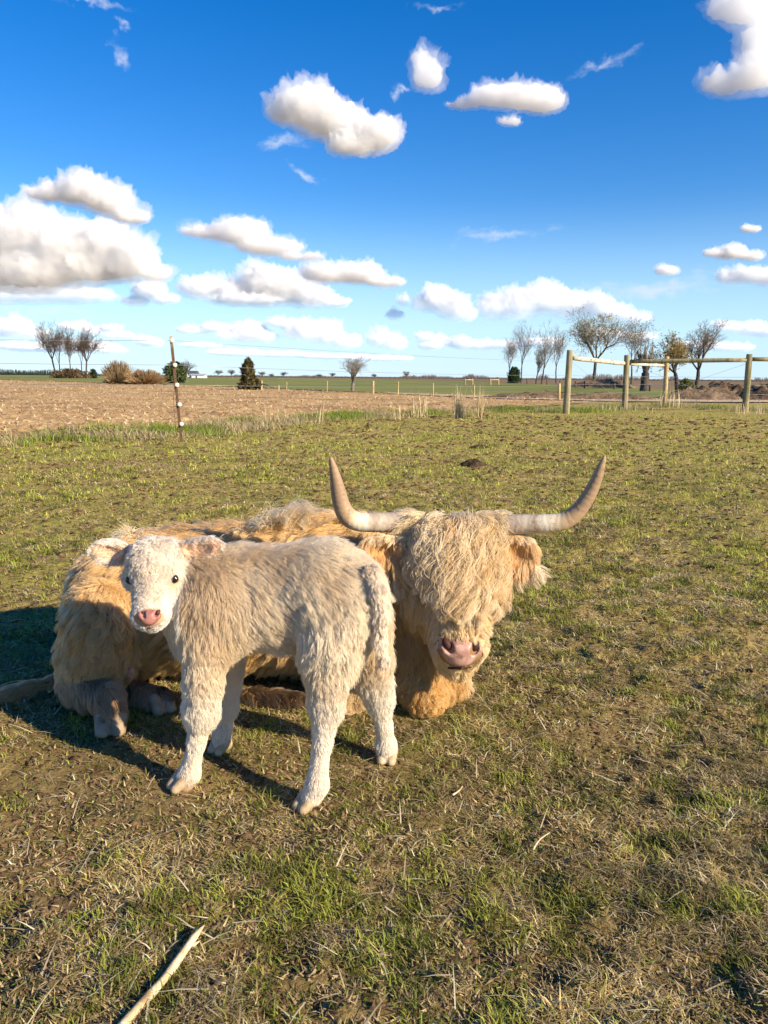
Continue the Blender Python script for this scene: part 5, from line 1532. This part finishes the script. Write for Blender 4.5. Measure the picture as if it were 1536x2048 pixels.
    C = np.array([0.82, 0.64, 0.38]) * rng.uniform(0.8, 1.1, (n, 1))
    hair_obj('mane', S, C, 0.0010, 0.0003, furm, root)
    # ears with long hanging fringe
    esk = noise_mat('cow_ear_skin', (0.50, 0.24, 0.09), (0.60, 0.32, 0.13), 20, 0.8)
    for (bx, by, tx, ty, Yb, Yt, wz) in ((985, 1098, 1074, 1108, 2.46, 2.43, 0.062), (815, 1096, 718, 1096, 2.42, 2.38, 0.040)):
        a, b_ = P(bx, by, Yb), P(tx, ty, Yt); ax = unit(b_ - a)
        up = unit(np.cross(ax, np.array([0, -1.0, 0.1]))); up = up if up[2] > 0 else -up
        fr = np.cross(up, ax); fr = fr if fr[1] < 0 else -fr
        Rm = np.stack([ax, fr, up]); c = (a + b_) / 2; Lh = np.linalg.norm(b_ - a) / 2
        pr = [ell(c, (Lh, 0.024, wz), Rm), cone(a - ax * 0.05, a, 0.03, 0.03, k=0.03), ell(c + fr * 0.024 + ax * 0.01, (Lh * 0.78, 0.024, wz * 0.68), Rm, k=0.01, cut=True)]
        eo, Ve, Fe = mesh_sdf('ear', pr, 0.008, esk, root)
        rt = scatter(Ve, Fe, 9000); nn = grad(pr, rt)
        loc = (rt - c) @ Rm.T
        inner = (loc[:, 1] > 0.0) & (np.abs(loc[:, 2]) < wz * 0.66)
        fl = np.where(inner[:, None], DN + ax * 0.25, DN * 0.6 + ax * 0.7)
        Lr = np.where(loc[:, 2] < -0.3 * wz, 0.080, np.where(inner, 0.048, 0.034))
        S, cid = strands(rt, nn, fl, Lr, 7, 0.25, 0.9, 30, 0.6, 0.003, 1.0, 0.10, cjit=0.12)
        pale = np.clip((np.abs(loc[:, 0]) / Lh) * 0.5 + (loc[:, 2] / wz < -0.3) * 0.4, 0, 1)[:, None]
        pale = np.where(inner[:, None], pale * 0.4, 0.55 + 0.45 * pale)
        C = np.array([0.66, 0.36, 0.11]) * (1 - pale) + np.array([0.84, 0.68, 0.43]) * pale
        hair_obj('ear_fringe', S, C * rng.uniform(0.82, 1.1, (len(rt), 1)), 0.0010, 0.0003, furm, eo)
    # forelock: long wavy locks from the poll down over the face
    hp = hd
    nl, per = 230, 58
    rp = np.column_stack([rng.uniform(822, 986, nl * 6), 1034 + 100 * rng.uniform(0, 1, nl * 6) ** 1.2])
    rp = rp[:nl]
    nl = len(rp)
    st = P(rp[:, 0], rp[:, 1], 2.36 + 0.0 * rp[:, 0])
    st[:, 1] = 2.30
    # drop each root on the head: march along the view until the skull is met
    d_ = ray(rp[:, 0], rp[:, 1]); q = np.array([0, 0, CAMH]) + d_ * (2.15 / d_[:, 1:2])
    for _ in range(40): q = q + unit(d_) * np.clip(sdf(hp, q), -0.02, 0.02)[:, None]
    bad = np.abs(sdf(hp, q)) > 0.02
    q[bad] = P(rp[bad, 0], rp[bad, 1] + 30, np.full(bad.sum(), 2.46))
    npt = 22
    yend = np.interp(rp[:, 0], [815, 850, 890, 930, 960, 985], [1150, 1195, 1246, 1250, 1205, 1160]) - 55 * rng.uniform(0, 1, nl) ** 1.5
    Ll = np.maximum(yend - rp[:, 1], 40) * 0.00166
    cx = (rp[:, 0] - 903) / 100.0
    p = q.copy(); path = [p.copy()]
    hdir = unit(P(928, 1290, 2.24) - P(900, 1060, 2.44))
    v = unit(np.column_stack([cx * 0.65, -0.90 + 0 * cx, -0.05 + 0 * cx]) + rng.normal(0, 0.12, (nl, 3)))
    thick = rng.uniform(0.004, 0.034, nl) * np.interp(rp[:, 1], [1034, 1075], [0.55, 1.0])
    for j in range(1, npt):
        t = j / (npt - 1)
        want = hdir + np.column_stack([cx * 0.30 * (1 - 1.9 * t), 0 * cx, 0 * cx])
        v = unit(v * 0.62 + want * 0.38 + np.array([0, 0, -0.10]))
        p = p + v * (Ll / (npt - 1))[:, None]
        d = sdf(hp, p); g = grad(hp, p)
        p = p + g * np.maximum(thick - d, 0)[:, None] * 0.8 - g * np.maximum(d - thick - 0.03, 0)[:, None] * 0.4
        path.append(p.copy())
    path = np.stack(path, 1)
    tt = np.linspace(0, 1, npt)
    side = unit(np.cross(hdir, np.array([0, -1.0, 0.2])))
    amp = rng.uniform(0.009, 0.023, nl)[:, None, None]; ph = rng.uniform(0, 6.28, nl)[:, None, None]; fr = (Ll / rng.uniform(0.08, 0.14, nl))[:, None, None]
    wv = np.sin(6.283 * fr * tt[None, :, None] + ph); wc = np.cos(6.283 * fr * tt[None, :, None] + ph)
    env = np.minimum(1, tt * 4)[None, :, None]
    outd = grad(hp, path.reshape(-1, 3)).reshape(path.shape)
    path = path + env * amp * (wv * side + 0.38 * wc * outd)
    # hairs in each lock
    off = rng.normal(0, 1, (nl, per, 1, 3))
    wid = np.interp(tt, [0, 0.15, 0.6, 1.0], [0.011, 0.0080, 0.0058, 0.0022])[None, None, :, None] * rng.uniform(0.6, 1.7, (nl, 1, 1, 1))
    ph2 = rng.normal(0, 1, (nl, per, npt, 3)).cumsum(2) * 0.0009
    S = path[:, None] + off * wid + ph2
    S = S.reshape(-1, npt, 3)
    lockc = rng.uniform(0, 1, nl)
    C = np.array([0.86, 0.69, 0.43])[None] * (1 - lockc[:, None]) + np.array([0.60, 0.38, 0.15])[None] * lockc[:, None]
    C = np.repeat(C, per, 0) * rng.uniform(0.85, 1.08, (nl * per, 1))
    hair_obj('forelock', S, np.clip(C, 0, 0.92), 0.00095, 0.0004, furm, root)
    # tufts hiding the roots of the horns
    rt_, fl_ = [], []
    for sx, x0, x1, Y in ((-1, 812, 850, 2.462), (1, 950, 992, 2.462)):
        n = 2600
        c = P(rng.uniform(x0, x1, n), np.full(n, 1047.0), np.full(n, Y)); a = rng.uniform(0, 6.283, n)
        rad = np.column_stack([np.zeros(n), np.cos(a), np.sin(a)])
        rt_.append(c + rad * 0.035); fl_.append(np.column_stack([np.full(n, 1.0 * sx), rng.normal(0, 0.15, n), rng.normal(-0.35, 0.2, n)]) + rad * 0.1)
    rt_ = np.concatenate(rt_); fl_ = np.concatenate(fl_)
    nr_ = unit(np.column_stack([np.zeros(len(rt_)), rt_[:, 1] - 2.462, rt_[:, 2] - P(900, 1047, 2.462)[2]]))
    S, cid = strands(rt_, nr_, fl_, rng.uniform(0.02, 0.085, len(rt_)), 8, 0.25, 0.7, 40, 0.5, 0.006, 1.0, 0.14, cjit=0.2)
    hair_obj('horn_tuft', S, np.array([0.80, 0.61, 0.34]) * rng.uniform(0.75, 1.1, (len(rt_), 1)), 0.0009, 0.0003, furm, root)
    # tail lying out to the left
    tp = [P(160, 1330, 2.60), P(118, 1352, 2.55), P(70, 1366, 2.50), P(25, 1376, 2.46)]
    for k, q in enumerate(tp): q[2] = max(q[2], 0.03) if k else q[2]
    tpr = [cone(tp[i], tp[i + 1], 0.011 - 0.0025 * i, 0.0085 - 0.0025 * i, k=0.01) for i in range(3)]
    to, Vt, Ft = mesh_sdf('tail', tpr, 0.006, noise_mat('tail_skin', (0.16, 0.11, 0.06), (0.24, 0.17, 0.10), 20, 0.9), root)
    rt = scatter(Vt, Ft, 1700); nn = grad(tpr, rt)
    S, cid = strands(rt, nn, np.broadcast_to(unit(tp[3] - tp[1]) + DN * 0.12, rt.shape), 0.03 + 0.20 * sstep(-rt[:, 0], 1.05, 1.25), 10, 0.02, 0.30, 60, 0.6, 0.012, 1.3, 0.10, cjit=0.10, swamp=0.15)
    hair_obj('tail_hair', S, np.array([0.42, 0.27, 0.12]) * rng.uniform(0.65, 1.25, (len(rt), 1)), 0.0011, 0.0004, furm, to)

def horn_material():
    m, t, b = base_mat('horn', 0.55, 0.35)
    a = t.n('ShaderNodeAttribute', attribute_name='along')
    tc = t.n('ShaderNodeTexCoord')
    n = t.noise(tc.outputs['Object'], 18, 5, 0.6)
    v = t.math('ADD', a.outputs['Fac'], t.math('MULTIPLY', t.math('SUBTRACT', n.outputs[0], 0.5), 0.12))
    r = t.n('ShaderNodeValToRGB'); t.link(v, r.inputs[0])
    e = r.color_ramp.elements
    e[0].position = 0.0; e[0].color = (0.33, 0.26, 0.20, 1)
    e[1].position = 1.0; e[1].color = (0.34, 0.22, 0.12, 1)
    for p, c in ((0.20, (0.37, 0.29, 0.225)), (0.28, (0.50, 0.42, 0.32)), (0.33, (0.34, 0.26, 0.19)), (0.38, (0.64, 0.57, 0.45)), (0.46, (0.62, 0.52, 0.36)), (0.54, (0.40, 0.27, 0.15)), (0.66, (0.31, 0.205, 0.12)), (0.86, (0.31, 0.21, 0.125))):
        q = r.color_ramp.elements.new(p); q.color = (*c, 1)
    # dark scuffs
    n2 = t.noise(tc.outputs['Object'], 60, 4, 0.7)
    c = t.mix(t.maprange(n2.outputs[0], 0.55, 0.70, 0, 0.6), r.outputs[0], (0.13, 0.09, 0.06))
    t.link(c, b.inputs['Base Color'])
    w = t.n('ShaderNodeMath', operation='SINE'); t.link(t.math('MULTIPLY', v, 150.0), w.inputs[0])
    bp = t.n('ShaderNodeBump'); bp.inputs['Strength'].default_value = 0.15; bp.inputs['Distance'].default_value = 0.002
    t.link(t.math('ADD', w.outputs[0], t.math('MULTIPLY', n2.outputs[0], 3.0)), bp.inputs['Height']); t.link(bp.outputs[0], b.inputs['Normal'])
    return m

if 'animals' not in SKIP:
    build_calf()
    build_cow()
